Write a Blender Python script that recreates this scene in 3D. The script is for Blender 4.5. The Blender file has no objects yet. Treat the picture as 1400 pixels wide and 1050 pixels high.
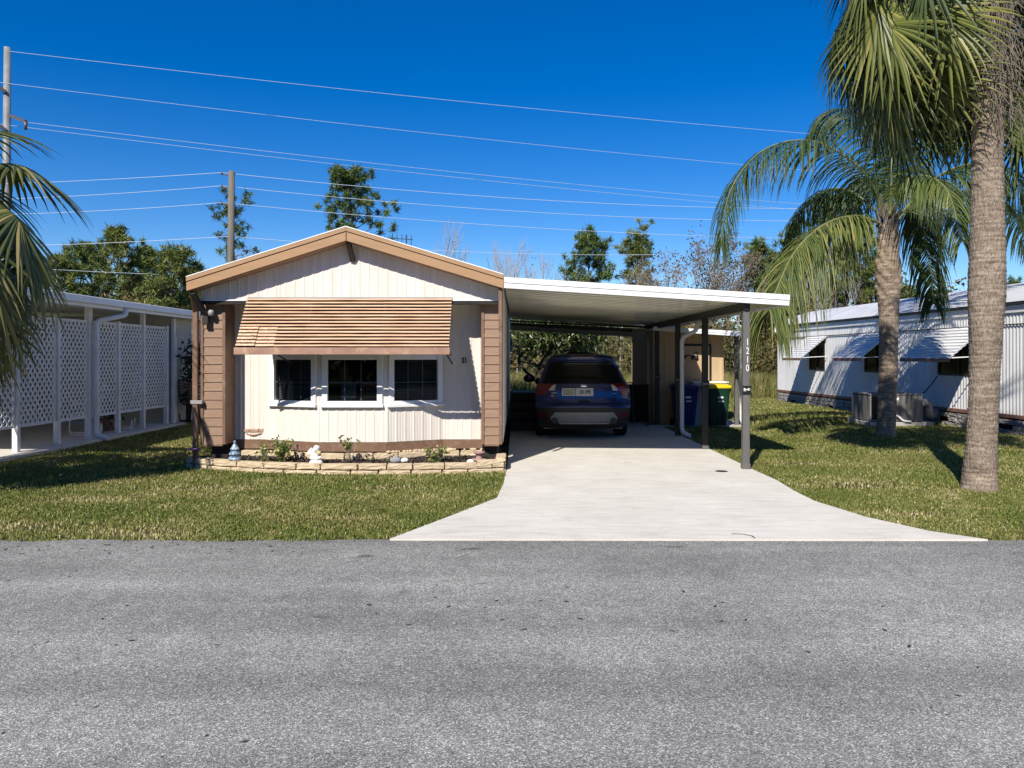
import bpy, math, random
import numpy as np
from mathutils import Vector, Matrix

random.seed(7)
rng = np.random.default_rng(11)
D = bpy.data
scene = bpy.context.scene
col = scene.collection
R = math.radians

# ------------------------------------------------------------------ camera numbers
F, U0, V0, HC = 1052.0, 706.0, 488.0, 1.6


def X(u, Y):
    return (u - U0) * Y / F


def Z(v, Y):
    return HC + (V0 - v) * Y / F


def P(u, v, Y):
    return Vector((X(u, Y), Y, Z(v, Y)))


# ------------------------------------------------------------------ object helpers
def tag(o, label=None, cat=None, group=None, kind=None):
    if label: o['label'] = label
    if cat: o['category'] = cat
    if group: o['group'] = group
    if kind: o['kind'] = kind
    return o


def wloc(o):
    v = Vector((0, 0, 0))
    while o is not None:
        v = v + o.location
        o = o.parent
    return v


def thing(name, loc, label, cat, group=None):
    o = D.objects.new(name, None)
    o.empty_display_size = 0.2
    col.objects.link(o)
    o.location = loc
    return tag(o, label, cat, group)


def copy_tree(o, parent=None):
    c = o.copy()
    col.objects.link(c)
    c.parent = parent
    for ch in list(o.children):
        copy_tree(ch, c)
    return c


class MB:
    """collects shapes; build() links them as one mesh object"""

    def __init__(s):
        s.v = []; s.f = []; s.sm = []; s.rnd = []

    def add(s, vs, fs, smooth=False):
        b = len(s.v)
        s.v += [tuple(p) for p in vs]
        s.f += [tuple(i + b for i in f) for f in fs]
        s.sm += [smooth] * len(fs)
        return s

    def box(s, x0, x1, y0, y1, z0, z1, bev=0.0):
        if bev > 0:
            return s.bbox(x0, x1, y0, y1, z0, z1, bev)
        vs = [(x, y, z) for x in (x0, x1) for y in (y0, y1) for z in (z0, z1)]
        return s.add(vs, [(0, 1, 3, 2), (4, 6, 7, 5), (0, 4, 5, 1), (2, 3, 7, 6), (0, 2, 6, 4), (1, 5, 7, 3)])

    def bbox(s, x0, x1, y0, y1, z0, z1, b, M=None, sm=False):
        lo = (x0, y0, z0); hi = (x1, y1, z1)
        vs = []; idx = {}
        for sx in (0, 1):
            for sy in (0, 1):
                for sz in (0, 1):
                    sg = (sx, sy, sz)
                    for ax in range(3):
                        p = []
                        for k in range(3):
                            e = hi[k] if sg[k] else lo[k]
                            if k != ax: e += -b if sg[k] else b
                            p.append(e)
                        idx[(sg, ax)] = len(vs); vs.append(p)
        fs = []
        for ax in range(3):
            o1, o2 = [(1, 2), (2, 0), (0, 1)][ax]
            for side in (0, 1):
                q = []
                for a, c in ((0, 0), (1, 0), (1, 1), (0, 1)):
                    sg = [0, 0, 0]; sg[ax] = side; sg[o1] = a; sg[o2] = c
                    q.append(idx[(tuple(sg), ax)])
                fs.append(q if side else q[::-1])
        for ax in range(3):
            o1, o2 = [(1, 2), (2, 0), (0, 1)][ax]
            for a in (0, 1):
                for c in (0, 1):
                    s0 = [0, 0, 0]; s1 = [0, 0, 0]
                    s0[o1] = s1[o1] = a; s0[o2] = s1[o2] = c; s1[ax] = 1
                    q = [idx[(tuple(s0), o1)], idx[(tuple(s0), o2)], idx[(tuple(s1), o2)], idx[(tuple(s1), o1)]]
                    fs.append(q if a == c else q[::-1])
        for sx in (0, 1):
            for sy in (0, 1):
                for sz in (0, 1):
                    q = [idx[((sx, sy, sz), k)] for k in range(3)]
                    fs.append(q if (sx + sy + sz) % 2 else q[::-1])
        if M is not None:
            vs = [M @ Vector(p) for p in vs]
        return s.add(vs, fs, sm)

    def beam(s, a, b, w, h, up=(0, 0, 1), bev=0.0):
        a = Vector(a); b = Vector(b)
        d = b - a; L = d.length; d.normalize()
        up = Vector(up)
        sd = d.cross(up)
        if sd.length < 1e-4: sd = d.cross(Vector((1, 0, 0)))
        sd.normalize(); n = sd.cross(d)
        M = Matrix((
            (sd.x, d.x, n.x, a.x), (sd.y, d.y, n.y, a.y), (sd.z, d.z, n.z, a.z), (0, 0, 0, 1)))
        if bev > 0:
            return s.bbox(-w / 2, w / 2, 0, L, -h / 2, h / 2, bev, M)
        vs = [M @ Vector((x, y, z)) for x in (-w / 2, w / 2) for y in (0, L) for z in (-h / 2, h / 2)]
        return s.add(vs, [(0, 1, 3, 2), (4, 6, 7, 5), (0, 4, 5, 1), (2, 3, 7, 6), (0, 2, 6, 4), (1, 5, 7, 3)])

    def tube(s, pts, rad, n=8, caps=True, smooth=True):
        pts = [Vector(p) for p in pts]
        m = len(pts)
        if not hasattr(rad, '__len__'): rad = [rad] * m
        t0 = (pts[1] - pts[0]).normalized()
        ref = Vector((0, 0, 1)) if abs(t0.z) < 0.9 else Vector((1, 0, 0))
        nx = t0.cross(ref).normalized()
        vs = []
        for i in range(m):
            t = (pts[min(i + 1, m - 1)] - pts[max(i - 1, 0)])
            if t.length < 1e-9: t = t0
            t = t.normalized()
            nx = (nx - t * nx.dot(t))
            if nx.length < 1e-6: nx = t.orthogonal()
            nx.normalize()
            ny = t.cross(nx)
            for k in range(n):
                a = 2 * math.pi * k / n
                vs.append(pts[i] + (nx * math.cos(a) + ny * math.sin(a)) * rad[i])
        fs = []
        for i in range(m - 1):
            for k in range(n):
                k2 = (k + 1) % n
                fs.append((i * n + k, i * n + k2, (i + 1) * n + k2, (i + 1) * n + k))
        s.add(vs, fs, smooth)
        if caps:
            b = len(s.v) - len(vs)
            s.f.append(tuple(b + k for k in range(n - 1, -1, -1))); s.sm.append(False)
            s.f.append(tuple(b + (m - 1) * n + k for k in range(n))); s.sm.append(False)
        return s

    def lathe(s, prof, n=24, c=(0, 0, 0), smooth=True, wob=None, axis='z'):
        vs = []
        for (r, z) in prof:
            for k in range(n):
                a = 2 * math.pi * k / n
                rr = r * (wob(a, z) if wob else 1.0)
                p = (rr * math.cos(a), rr * math.sin(a), z)
                if axis == 'x': p = (p[2], p[0], p[1])
                if axis == 'y': p = (p[0], p[2], p[1])
                vs.append((c[0] + p[0], c[1] + p[1], c[2] + p[2]))
        fs = []
        m = len(prof)
        for i in range(m - 1):
            for k in range(n):
                k2 = (k + 1) % n
                fs.append((i * n + k, i * n + k2, (i + 1) * n + k2, (i + 1) * n + k))
        s.add(vs, fs, smooth)
        b = len(s.v) - len(vs)
        s.f.append(tuple(b + k for k in range(n - 1, -1, -1))); s.sm.append(False)
        s.f.append(tuple(b + (m - 1) * n + k for k in range(n))); s.sm.append(False)
        return s

    def prism(s, poly, d, axis='y', a=0.0):
        """poly: 2d outline, pushed from a to a+d along axis"""
        n = len(poly)
        def mk(p, t):
            if axis == 'y': return (p[0], t, p[1])
            if axis == 'x': return (t, p[0], p[1])
            return (p[0], p[1], t)
        vs = [mk(p, a) for p in poly] + [mk(p, a + d) for p in poly]
        fs = [tuple(range(n)), tuple(range(2 * n - 1, n - 1, -1))]
        for i in range(n):
            j = (i + 1) % n
            fs.append((i, i + n, j + n, j))
        return s.add(vs, fs)

    def grid(s, rows, smooth=True):
        m = len(rows); n = len(rows[0])
        vs = [p for r in rows for p in r]
        fs = [(i * n + k, i * n + k + 1, (i + 1) * n + k + 1, (i + 1) * n + k) for i in range(m - 1) for k in range(n - 1)]
        return s.add(vs, fs, smooth)

    def ico(s, c, r, sx=1, sy=1, sz=1, jit=0.0, nu=12, nv=8, M=None):
        vs = []; fs = []
        for i in range(nv + 1):
            th = math.pi * i / nv
            for k in range(nu):
                a = 2 * math.pi * k / nu
                q = r * (1 + random.uniform(-jit, jit))
                p = Vector((q * sx * math.sin(th) * math.cos(a), q * sy * math.sin(th) * math.sin(a), q * sz * math.cos(th)))
                if M is not None: p = M @ p
                vs.append((c[0] + p.x, c[1] + p.y, c[2] + p.z))
        for i in range(nv):
            for k in range(nu):
                k2 = (k + 1) % nu
                fs.append((i * nu + k, (i + 1) * nu + k, (i + 1) * nu + k2, i * nu + k2))
        return s.add(vs, fs, True)

    def build(s, name, mat, parent=None, label=None):
        me = D.meshes.new(name)
        v = np.array(s.v, dtype=np.float64)
        if parent is not None:
            o0 = wloc(parent)
            loc = Vector((0, 0, 0))
            v = v - np.array(o0)
        else:
            loc = Vector(((v[:, 0].min() + v[:, 0].max()) / 2, (v[:, 1].min() + v[:, 1].max()) / 2, v[:, 2].min()))
            v = v - np.array(loc)
        me.from_pydata(v.tolist(), [], s.f)
        me.polygons.foreach_set('use_smooth', s.sm)
        me.materials.append(mat)
        me.update()
        o = D.objects.new(name, me)
        col.objects.link(o)
        o.location = loc
        o.parent = parent
        if label: o['label'] = label
        return o


def np_mesh(name, V, faces_n, mat, parent=None, rnd=None, smooth=False, quads=False):
    """V: (n*k,3) with k consecutive verts per polygon strip; faces_n: int array (m, 3 or 4)"""
    V = np.asarray(V, dtype=np.float64)
    Fa = np.asarray(faces_n, dtype=np.int32)
    if parent is not None:
        off = np.array(wloc(parent)); loc = (0, 0, 0)
    else:
        off = np.array([(V[:, 0].min() + V[:, 0].max()) / 2, (V[:, 1].min() + V[:, 1].max()) / 2, V[:, 2].min()])
        loc = tuple(off)
    V = V - off
    me = D.meshes.new(name)
    k = Fa.shape[1]; m = Fa.shape[0]
    me.vertices.add(len(V)); me.vertices.foreach_set('co', V.astype(np.float32).ravel())
    me.loops.add(m * k); me.loops.foreach_set('vertex_index', Fa.ravel())
    me.polygons.add(m)
    me.polygons.foreach_set('loop_start', np.arange(0, m * k, k, dtype=np.int32))
    me.polygons.foreach_set('loop_total', np.full(m, k, dtype=np.int32))
    me.polygons.foreach_set('use_smooth', np.full(m, smooth))
    if rnd is not None:
        at = me.attributes.new('rnd', 'FLOAT', 'POINT')
        at.data.foreach_set('value', np.asarray(rnd, dtype=np.float32))
    me.update(calc_edges=True)
    me.validate()
    me.materials.append(mat)
    o = D.objects.new(name, me)
    col.objects.link(o)
    o.location = loc
    o.parent = parent
    return o


def text_mesh(name, body, size, mat, loc, parent, rot=(R(90), 0, 0), ext=0.002, sx=1.0, bold=0.0):
    cu = D.curves.new(name + '_curve', 'FONT')
    cu.body = body; cu.size = size; cu.extrude = ext; cu.align_x = 'CENTER'; cu.align_y = 'CENTER'
    cu.offset = bold
    to = D.objects.new(name + '_tmp', cu)
    col.objects.link(to)
    bpy.context.view_layer.update()
    dg = bpy.context.evaluated_depsgraph_get()
    me = D.meshes.new_from_object(to.evaluated_get(dg))
    D.objects.remove(to)
    M = Matrix.Translation(Vector(loc) - (wloc(parent) if parent else Vector())) @ \
        (Matrix.Rotation(rot[2], 4, 'Z') @ Matrix.Rotation(rot[0], 4, 'X')) @ Matrix.Diagonal((sx, 1, 1, 1))
    me.transform(M)
    me.name = name
    me.materials.clear(); me.materials.append(mat)
    o = D.objects.new(name, me)
    col.objects.link(o)
    o.parent = parent
    return o


# ------------------------------------------------------------------ materials
class NT:
    def __init__(s, name):
        s.m = D.materials.new(name); s.m.use_nodes = True
        s.nt = s.m.node_tree
        s.b = s.nt.nodes['Principled BSDF']
        s.out = s.nt.nodes['Material Output']
        s.tc = s.nt.nodes.new('ShaderNodeTexCoord')

    def n(s, t, **kw):
        nd = s.nt.nodes.new(t)
        for k, v in kw.items():
            setattr(nd, k, v)
        return nd

    def l(s, a, b):
        s.nt.links.new(a, b)

    def mapping(s, scale=(1, 1, 1), rot=(0, 0, 0), src='Object'):
        mp = s.n('ShaderNodeMapping')
        mp.inputs['Scale'].default_value = scale
        mp.inputs['Rotation'].default_value = rot
        s.l(s.tc.outputs[src], mp.inputs['Vector'])
        return mp.outputs['Vector']

    def noise(s, vec, scale, detail=4, rough=0.6, dist=0.0):
        nd = s.n('ShaderNodeTexNoise')
        nd.inputs['Scale'].default_value = scale
        nd.inputs['Detail'].default_value = detail
        nd.inputs['Roughness'].default_value = rough
        nd.inputs['Distortion'].default_value = dist
        s.l(vec, nd.inputs['Vector'])
        return nd.outputs['Fac']

    def ramp(s, fac, stops):
        r = s.n('ShaderNodeValToRGB')
        e = r.color_ramp.elements
        while len(e) < len(stops): e.new(0.5)
        for k, (p, c) in enumerate(stops):
            e[k].position = p
            e[k].color = (c[0], c[1], c[2], 1) if hasattr(c, '__len__') else (c, c, c, 1)
        s.l(fac, r.inputs['Fac'])
        return r.outputs['Color']

    def mix(s, a, b, fac, mode='MIX'):
        m = s.n('ShaderNodeMix', data_type='RGBA', blend_type=mode)
        for sock, v in ((m.inputs[6], a), (m.inputs[7], b)):
            if hasattr(v, 'is_linked') or hasattr(v, 'links'): s.l(v, sock)
            else: sock.default_value = (v[0], v[1], v[2], 1)
        if hasattr(fac, 'links'): s.l(fac, m.inputs[0])
        else: m.inputs[0].default_value = fac
        return m.outputs[2]

    def bump(s, h, strength, dist=0.01):
        b = s.n('ShaderNodeBump')
        b.inputs['Strength'].default_value = strength
        b.inputs['Distance'].default_value = dist
        s.l(h, b.inputs['Height'])
        s.l(b.outputs['Normal'], s.b.inputs['Normal'])
        return b

    def base(s, c):
        if hasattr(c, 'links'): s.l(c, s.b.inputs['Base Color'])
        else: s.b.inputs['Base Color'].default_value = (c[0], c[1], c[2], 1)

    def set(s, **kw):
        for k, v in kw.items():
            s.b.inputs[k.replace('_', ' ')].default_value = v
        return s


def pm(name, c1, c2=None, scale=3.0, rough=0.6, bump=0.0, bscale=40, stretch=(1, 1, 1), metal=0.0, spec=0.4, fine=0.12, coat=0.0, dirt=None, lo=0.35, hi=0.65):
    """painted / weathered surface: two tones mixed by a soft noise, fine grain, optional dirt streaks"""
    t = NT(name)
    if c2 is None: c2 = tuple(x * 0.86 for x in c1)
    vec = t.mapping(stretch)
    c = t.ramp(t.noise(vec, scale, 5), [(lo, c1), (hi, c2)])
    fn = t.noise(t.mapping(), 130, 2)
    c = t.mix(c, t.ramp(fn, [(0.3, 1 - fine), (0.7, 1.0)]), 1.0, 'MULTIPLY')
    if dirt:
        dcol, amt, dsc, dst = dirt
        dn = t.noise(t.mapping(dst), dsc, 6, 0.7)
        f = t.ramp(dn, [(0.52, 0.0), (0.8, amt)])
        c = t.mix(c, dcol, f)
    t.base(c)
    t.set(Roughness=rough, Metallic=metal)
    t.b.inputs['Specular IOR Level'].default_value = spec
    if coat: t.b.inputs['Coat Weight'].default_value = coat
    if bump: t.bump(t.noise(t.mapping(stretch), bscale, 4), bump)
    return t.m


def leafmat(name, stops, trans=0.25, rough=0.45, spec=0.35, big=None, tint=1.25):
    t = NT(name)
    at = t.n('ShaderNodeAttribute', attribute_name='rnd')
    c = t.ramp(at.outputs['Fac'], stops)
    if big:
        sc, cc, lo, hi, amt = big
        f = t.ramp(t.noise(t.mapping(), sc, 4), [(lo, 0.0), (hi, amt)])
        c = t.mix(c, cc, f)
    t.base(c)
    t.set(Roughness=rough)
    t.b.inputs['Specular IOR Level'].default_value = spec
    tr = t.n('ShaderNodeBsdfTranslucent')
    t.l(t.mix(c, (tint, tint * 1.05, tint * 0.6), 1.0, 'MULTIPLY'), tr.inputs['Color'])
    ms = t.n('ShaderNodeMixShader')
    ms.inputs[0].default_value = trans
    t.l(t.b.outputs[0], ms.inputs[1]); t.l(tr.outputs[0], ms.inputs[2])
    t.l(ms.outputs[0], t.out.inputs['Surface'])
    return t.m


M = {}
M['white_siding'] = pm('white_siding', (.80, .735, .65), (.72, .655, .575), 2.2, .55, 0.05, 30, (3, 3, .35), dirt=((.50, .38, .27), .35, 3.0, (4, 4, .5)))
M['gable_siding'] = pm('gable_siding', (.79, .715, .635), (.71, .635, .555), 2.0, .55, 0.05, 30, (3, 3, .4), dirt=((.52, .40, .30), .3, 3.0, (4, 4, .6)))
M['brown_siding'] = pm('brown_siding', (.30, .188, .118), (.25, .155, .098), 3, .6, .08, 60, (.6, 1, 6), dirt=((.42, .30, .22), .4, 6, (1, 1, 5)))
M['brown_trim'] = pm('brown_trim', (.215, .125, .078), (.17, .095, .06), 4, .55, .05, 50, dirt=((.45, .32, .22), .5, 5, (2, 2, 2)))
M['tan_fascia'] = pm('tan_fascia', (.43, .255, .13), (.37, .22, .11), 1.4, .5, .04, 40, (1, 1, 8), dirt=((.30, .2, .12), .35, 6, (3, 1, 3)))
M['awning_slat'] = pm('awning_slat', (.70, .465, .295), (.60, .385, .24), 2.2, .42, .03, 40, (1, 3, 3), dirt=((.68, .52, .36), .7, 3.2, (.8, 4, 6)))
M['awning_valance'] = pm('awning_valance', (.40, .235, .165), (.32, .18, .125), 4, .5, .05, 40, (1, 1, 2), dirt=((.62, .46, .27), .9, 5, (1, 1, .6)))
M['awning_shade_dark'] = pm('awning_shade_dark', (.028, .015, .010), (.02, .011, .008), 4, .7)  # near-black tone painting the shade between awning slats
M['white_metal'] = pm('white_metal', (.84, .84, .83), (.78, .78, .76), 2, .4, .02, 30, (1, 1, 1), dirt=((.5, .47, .42), .3, 2.6, (.8, 1, 3)))
M['roof_sheet'] = pm('roof_sheet', (.78, .78, .76), (.68, .68, .66), 1.2, .5, .03, 20)
M['pan_roof'] = pm('pan_roof', (.62, .60, .52), (.48, .46, .38), 1.0, .2, .02, 8, (.5, 4, 1), metal=.45, spec=.8, dirt=((.35, .31, .24), .5, 1.6, (.5, 2.5, 1)))
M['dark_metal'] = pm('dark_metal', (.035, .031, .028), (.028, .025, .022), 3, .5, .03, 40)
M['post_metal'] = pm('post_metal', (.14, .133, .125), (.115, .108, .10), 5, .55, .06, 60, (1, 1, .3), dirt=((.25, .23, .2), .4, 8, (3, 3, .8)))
M['black'] = pm('black', (.008, .008, .009), None, 3, .5)
M['black_iron'] = pm('black_iron', (.012, .012, .013), None, 5, .45, .1, 60)
M['white_paint'] = pm('white_paint', (.86, .86, .85), (.80, .80, .79), 4, .4, .03, 50)
M['grey_wall'] = pm('grey_wall', (.27, .28, .28), (.22, .23, .23), 3, .5, .03, 30, (1, 1, .3))
M['shed_wall'] = pm('shed_wall', (.55, .40, .235), (.48, .345, .20), 3, .55, .05, 40, (3, 1, .4))
M['cream_siding'] = pm('cream_siding', (.50, .48, .40), (.43, .41, .34), 2, .6, .05, 40)
M['lattice_white'] = pm('lattice_white', (.82, .82, .81), (.72, .72, .70), 4, .6, .05, 60, dirt=((.3, .3, .27), .35, 6, (1, 1, 1)))
M['neighbour_white'] = pm('neighbour_white', (.82, .81, .785), (.74, .73, .71), 1.3, .5, .03, 30, (1, 1, .5), dirt=((.36, .34, .33), .35, 3, (1, 2.5, .5)))
M['neighbour_roof'] = pm('neighbour_roof', (.66, .66, .67), (.52, .52, .53), .9, .6, .05, 10, (1, 1, 1), dirt=((.28, .27, .26), .45, 2.2, (1, 1, 1)))
M['red_trim'] = pm('red_trim', (.27, .145, .105), (.2, .1, .075), 3, .6, .05, 40)
M['stone_skirt'] = pm('stone_skirt', (.40, .37, .33), (.22, .205, .19), 9, .85, .6, 18, fine=.3)
M['planter_block'] = pm('planter_block', (.66, .53, .35), (.56, .43, .27), 7, .85, .5, 60, fine=.25, dirt=((.68, .58, .42), .5, 11, (1, 1, 1)))
M['dirt_shade_dark'] = pm('dirt_shade_dark', (.035, .03, .026), (.02, .017, .015), 6, .9, .4, 30)  # dark dirt tone, also painted as the shadow gap under the gable
M['rubber'] = pm('rubber', (.012, .012, .012), None, 8, .75, .1, 60)
M['alloy'] = pm('alloy', (.35, .36, .37), None, 4, .3, metal=.8)
M['chrome'] = pm('chrome', (.6, .6, .62), None, 4, .18, metal=1.0, fine=.02)
M['silver_plastic'] = pm('silver_plastic', (.34, .335, .32), (.29, .285, .275), 4, .42, spec=.5)
M['ac_metal'] = pm('ac_metal', (.25, .235, .215), (.19, .18, .165), 2.0, .5, .05, 20, (2, 2, .5), dirt=((.1, .1, .09), .5, 3, (2, 2, .6)))
M['concrete_pad'] = pm('concrete_pad', (.48, .46, .42), (.40, .38, .34), 4, .85, .2, 60)
M['wood_pole'] = pm('wood_pole', (.19, .17, .135), (.12, .105, .085), 5, .85, .5, 30, (5, 5, .3))
M['steel_pole'] = pm('steel_pole', (.27, .28, .28), (.20, .21, .21), 2, .5, .05, 20)
t = NT('wire'); t.base((.58, .64, .72)); t.set(Roughness=.5); M['wire'] = t.m
M['bark_pine'] = pm('bark_pine', (.21, .155, .115), (.12, .09, .07), 6, .9, .6, 14, (3, 3, .8), fine=.3)
M['bark_dark'] = pm('bark_dark', (.06, .05, .04), (.035, .03, .026), 6, .9, .6, 20, (3, 3, .6))
M['bark_bare'] = pm('bark_bare', (.36, .32, .29), (.25, .22, .20), 4, .9, .3, 20, (3, 3, .8))
M['bare_twigs'] = pm('bare_twigs', (.46, .42, .40), (.36, .32, .30), 2, .9)
M['bin_green'] = pm('bin_green', (.012, .055, .035), (.01, .045, .028), 4, .45, .05, 60)
M['bin_blue'] = pm('bin_blue', (.012, .018, .16), (.01, .014, .12), 4, .42, .05, 60)
M['lid_yellow'] = pm('lid_yellow', (.78, .56, .015), (.70, .49, .012), 4, .45)
M['ceramic_blue'] = pm('ceramic_blue', (.10, .19, .30), (.45, .55, .62), 26, .3, .1, 40, spec=.6, lo=.42, hi=.62)
M['statue_white'] = pm('statue_white', (.82, .81, .79), (.68, .66, .62), 30, .7, .3, 60)
M['straw_hair'] = pm('straw_hair', (.62, .52, .26), (.50, .40, .2), 30, .8, .3, 60)
M['pink_pot'] = pm('pink_pot', (.36, .22, .19), (.3, .18, .16), 12, .7, .2, 40)
M['purple'] = pm('purple', (.22, .08, .28), (.30, .14, .34), 12, .5)
M['grey_rock'] = pm('grey_rock', (.36, .37, .37), (.22, .22, .22), 20, .85, .5, 40)
M['paper_blue'] = pm('paper_blue', (.045, .075, .105), (.03, .05, .08), 20, .6)
M['sign_orange'] = pm('sign_orange', (.16, .05, .02), None, 6, .6)
M['interior'] = pm('interior', (.05, .045, .04), None, 2, .9)
M['blind'] = pm('blind', (.22, .22, .21), (.17, .17, .16), 4, .6)  # white blinds greyed: the awning's shade is put into their colour
M['number_black'] = pm('number_black', (.01, .01, .01), None, 6, .4)
M['lettering_tan'] = pm('lettering_tan', (.52, .27, .12), (.44, .3, .2), 20, .6)
M['plate_white'] = pm('plate_white', (.66, .67, .66), (.58, .6, .58), 10, .4)
M['plate_yellow'] = pm('plate_yellow', (.52, .54, .34), (.40, .42, .3), 30, .4)
M['tail_red'] = pm('tail_red', (.20, .005, .007), (.13, .003, .005), 20, .15, spec=.7, coat=.6)
M['lens_white'] = pm('lens_white', (.62, .60, .58), None, 20, .15, spec=.7)
M['fibre'] = pm('fibre', (.27, .225, .18), (.15, .12, .095), 6, .9, fine=.3)
M['orange_tag'] = pm('orange_tag', (.55, .10, .03), None, 5, .6)
M['insulator'] = pm('insulator', (.12, .10, .09), None, 5, .3)

t = NT('car_paint')
fl = t.noise(t.mapping(), 400, 1)
t.base(t.ramp(fl, [(.35, (.003, .014, .10)), (.7, (.005, .026, .155))]))
t.set(Roughness=.28, Metallic=.35); t.b.inputs['Coat Weight'].default_value = .9; t.b.inputs['Coat Roughness'].default_value = .05
M['car_paint'] = t.m

t = NT('dark_glass')
t.base((.006, .007, .008)); t.set(Roughness=.06); t.b.inputs['Specular IOR Level'].default_value = .3
M['dark_glass'] = t.m

t = NT('window_glass')      # thin clear pane: mostly see-through, with a mirror-like sheen
gl = t.n('ShaderNodeBsdfGlossy'); gl.inputs['Roughness'].default_value = .02
tp = t.n('ShaderNodeBsdfTransparent'); tp.inputs['Color'].default_value = (.62, .66, .66, 1)
lw = t.n('ShaderNodeFresnel'); lw.inputs['IOR'].default_value = 1.35
ms = t.n('ShaderNodeMixShader')
t.l(lw.outputs[0], ms.inputs[0]); t.l(tp.outputs[0], ms.inputs[1]); t.l(gl.outputs[0], ms.inputs[2])
t.l(ms.outputs[0], t.out.inputs['Surface'])
M['window_glass'] = t.m

# asphalt: salt-and-pepper aggregate, worn patches, faint wheel track
t = NT('asphalt')
vec = t.mapping()
vo = t.n('ShaderNodeTexVoronoi'); vo.inputs['Scale'].default_value = 165; t.l(vec, vo.inputs['Vector'])
sep = t.n('ShaderNodeSeparateColor'); t.l(vo.outputs['Color'], sep.inputs[0])
c = t.ramp(sep.outputs[0], [(0.0, (.11, .107, .096)), (.4, (.228, .221, .203)), (.8, (.325, .316, .291)), (.97, (.60, .585, .54))])
big = t.ramp(t.noise(vec, .55, 4, .6), [(.3, .78), (.7, 1.14)])
c = t.mix(c, big, 1.0, 'MULTIPLY')
mid = t.ramp(t.noise(vec, 7, 5, .7), [(.3, .82), (.7, 1.12)])
c = t.mix(c, mid, 1.0, 'MULTIPLY')
trk = t.noise(t.mapping((.05, .9, 1)), 1.6, 3)
c = t.mix(c, t.ramp(trk, [(.35, .80), (.65, 1.08)]), 1.0, 'MULTIPLY')
c = t.mix(c, (.035, .033, .03), t.ramp(t.noise(t.mapping((1, 2.2, 1)), 1.9, 3, .5), [(.69, 0.0), (.74, .6)]))
spots = t.ramp(t.noise(t.mapping((1, 1.6, 1)), 3.0, 2), [(.72, 0.0), (.78, .55)])
c = t.mix(c, (.05, .048, .045), spots)
# tyre-polished lanes running along the road (worn into the surface)
sx = t.n('ShaderNodeSeparateXYZ'); t.l(t.tc.outputs['Object'], sx.inputs[0])
wob = t.n('ShaderNodeMath', operation='MULTIPLY_ADD'); t.l(t.noise(t.mapping((.25, 1, 1)), .8, 3), wob.inputs[0]); wob.inputs[1].default_value = .5; t.l(sx.outputs['Y'], wob.inputs[2])
nr_ = t.n('ShaderNodeMath', operation='MULTIPLY_ADD'); t.l(wob.outputs[0], nr_.inputs[0]); nr_.inputs[1].default_value = .1; nr_.inputs[2].default_value = 0.0
c = t.mix(c, t.ramp(nr_.outputs[0], [(.30, 1.0), (.46, 1.06), (.495, 1.0), (.512, .84), (.535, 1.0), (.60, 1.10), (.68, 1.02), (.79, .93)]), 1.0, 'MULTIPLY')
t.base(c); t.set(Roughness=.9); t.b.inputs['Specular IOR Level'].default_value = .25
t.bump(vo.outputs['Distance'], .55, .006)
M['asphalt'] = t.m

# driveway concrete
t = NT('driveway_concrete')
vec = t.mapping()
c = t.ramp(t.noise(vec, 1.1, 6, .65), [(.3, (.70, .66, .58)), (.7, (.60, .56, .48))])
c = t.mix(c, t.ramp(t.noise(t.mapping((1, 5, 1)), 2.2, 5), [(.35, .90), (.65, 1.05)]), 1.0, 'MULTIPLY')
c = t.mix(c, t.ramp(t.noise(vec, 160, 2), [(.3, .86), (.7, 1.05)]), 1.0, 'MULTIPLY')
c = t.mix(c, (.34, .31, .26), t.ramp(t.noise(vec, 2.7, 6, .7), [(.56, 0.0), (.82, .6)]))
t.base(c); t.set(Roughness=.85); t.bump(t.noise(vec, 90, 4), .25, .004)
M['driveway_concrete'] = t.m

# ground soil below the grass
t = NT('lawn_soil')
vec = t.mapping()
c = t.ramp(t.noise(vec, 1.3, 6, .65), [(.3, (.05, .056, .018)), (.55, (.085, .08, .03)), (.75, (.14, .11, .055))])
c = t.mix(c, t.ramp(t.noise(vec, 60, 3), [(.3, .6), (.7, 1.15)]), 1.0, 'MULTIPLY')
t.base(c); t.set(Roughness=.95); t.b.inputs['Specular IOR Level'].default_value = .1
t.bump(t.noise(vec, 70, 4), .8, .02)
M['lawn_soil'] = t.m

t = NT('mulch_soil')
vec = t.mapping((1, 1, 1))
vo = t.n('ShaderNodeTexVoronoi'); vo.inputs['Scale'].default_value = 45; t.l(vec, vo.inputs['Vector'])
sep = t.n('ShaderNodeSeparateColor'); t.l(vo.outputs['Color'], sep.inputs[0])
t.base(t.ramp(sep.outputs[0], [(0, (.018, .013, .011)), (.7, (.05, .036, .03)), (1, (.13, .09, .075))]))
t.set(Roughness=.95); t.bump(vo.outputs['Distance'], 1, .02)
M['mulch_soil'] = t.m
M['mulch_chip'] = leafmat('mulch_chip', [(0, (.02, .014, .012)), (.7, (.055, .04, .033)), (1, (.16, .115, .09))], 0.0, .9)

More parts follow.
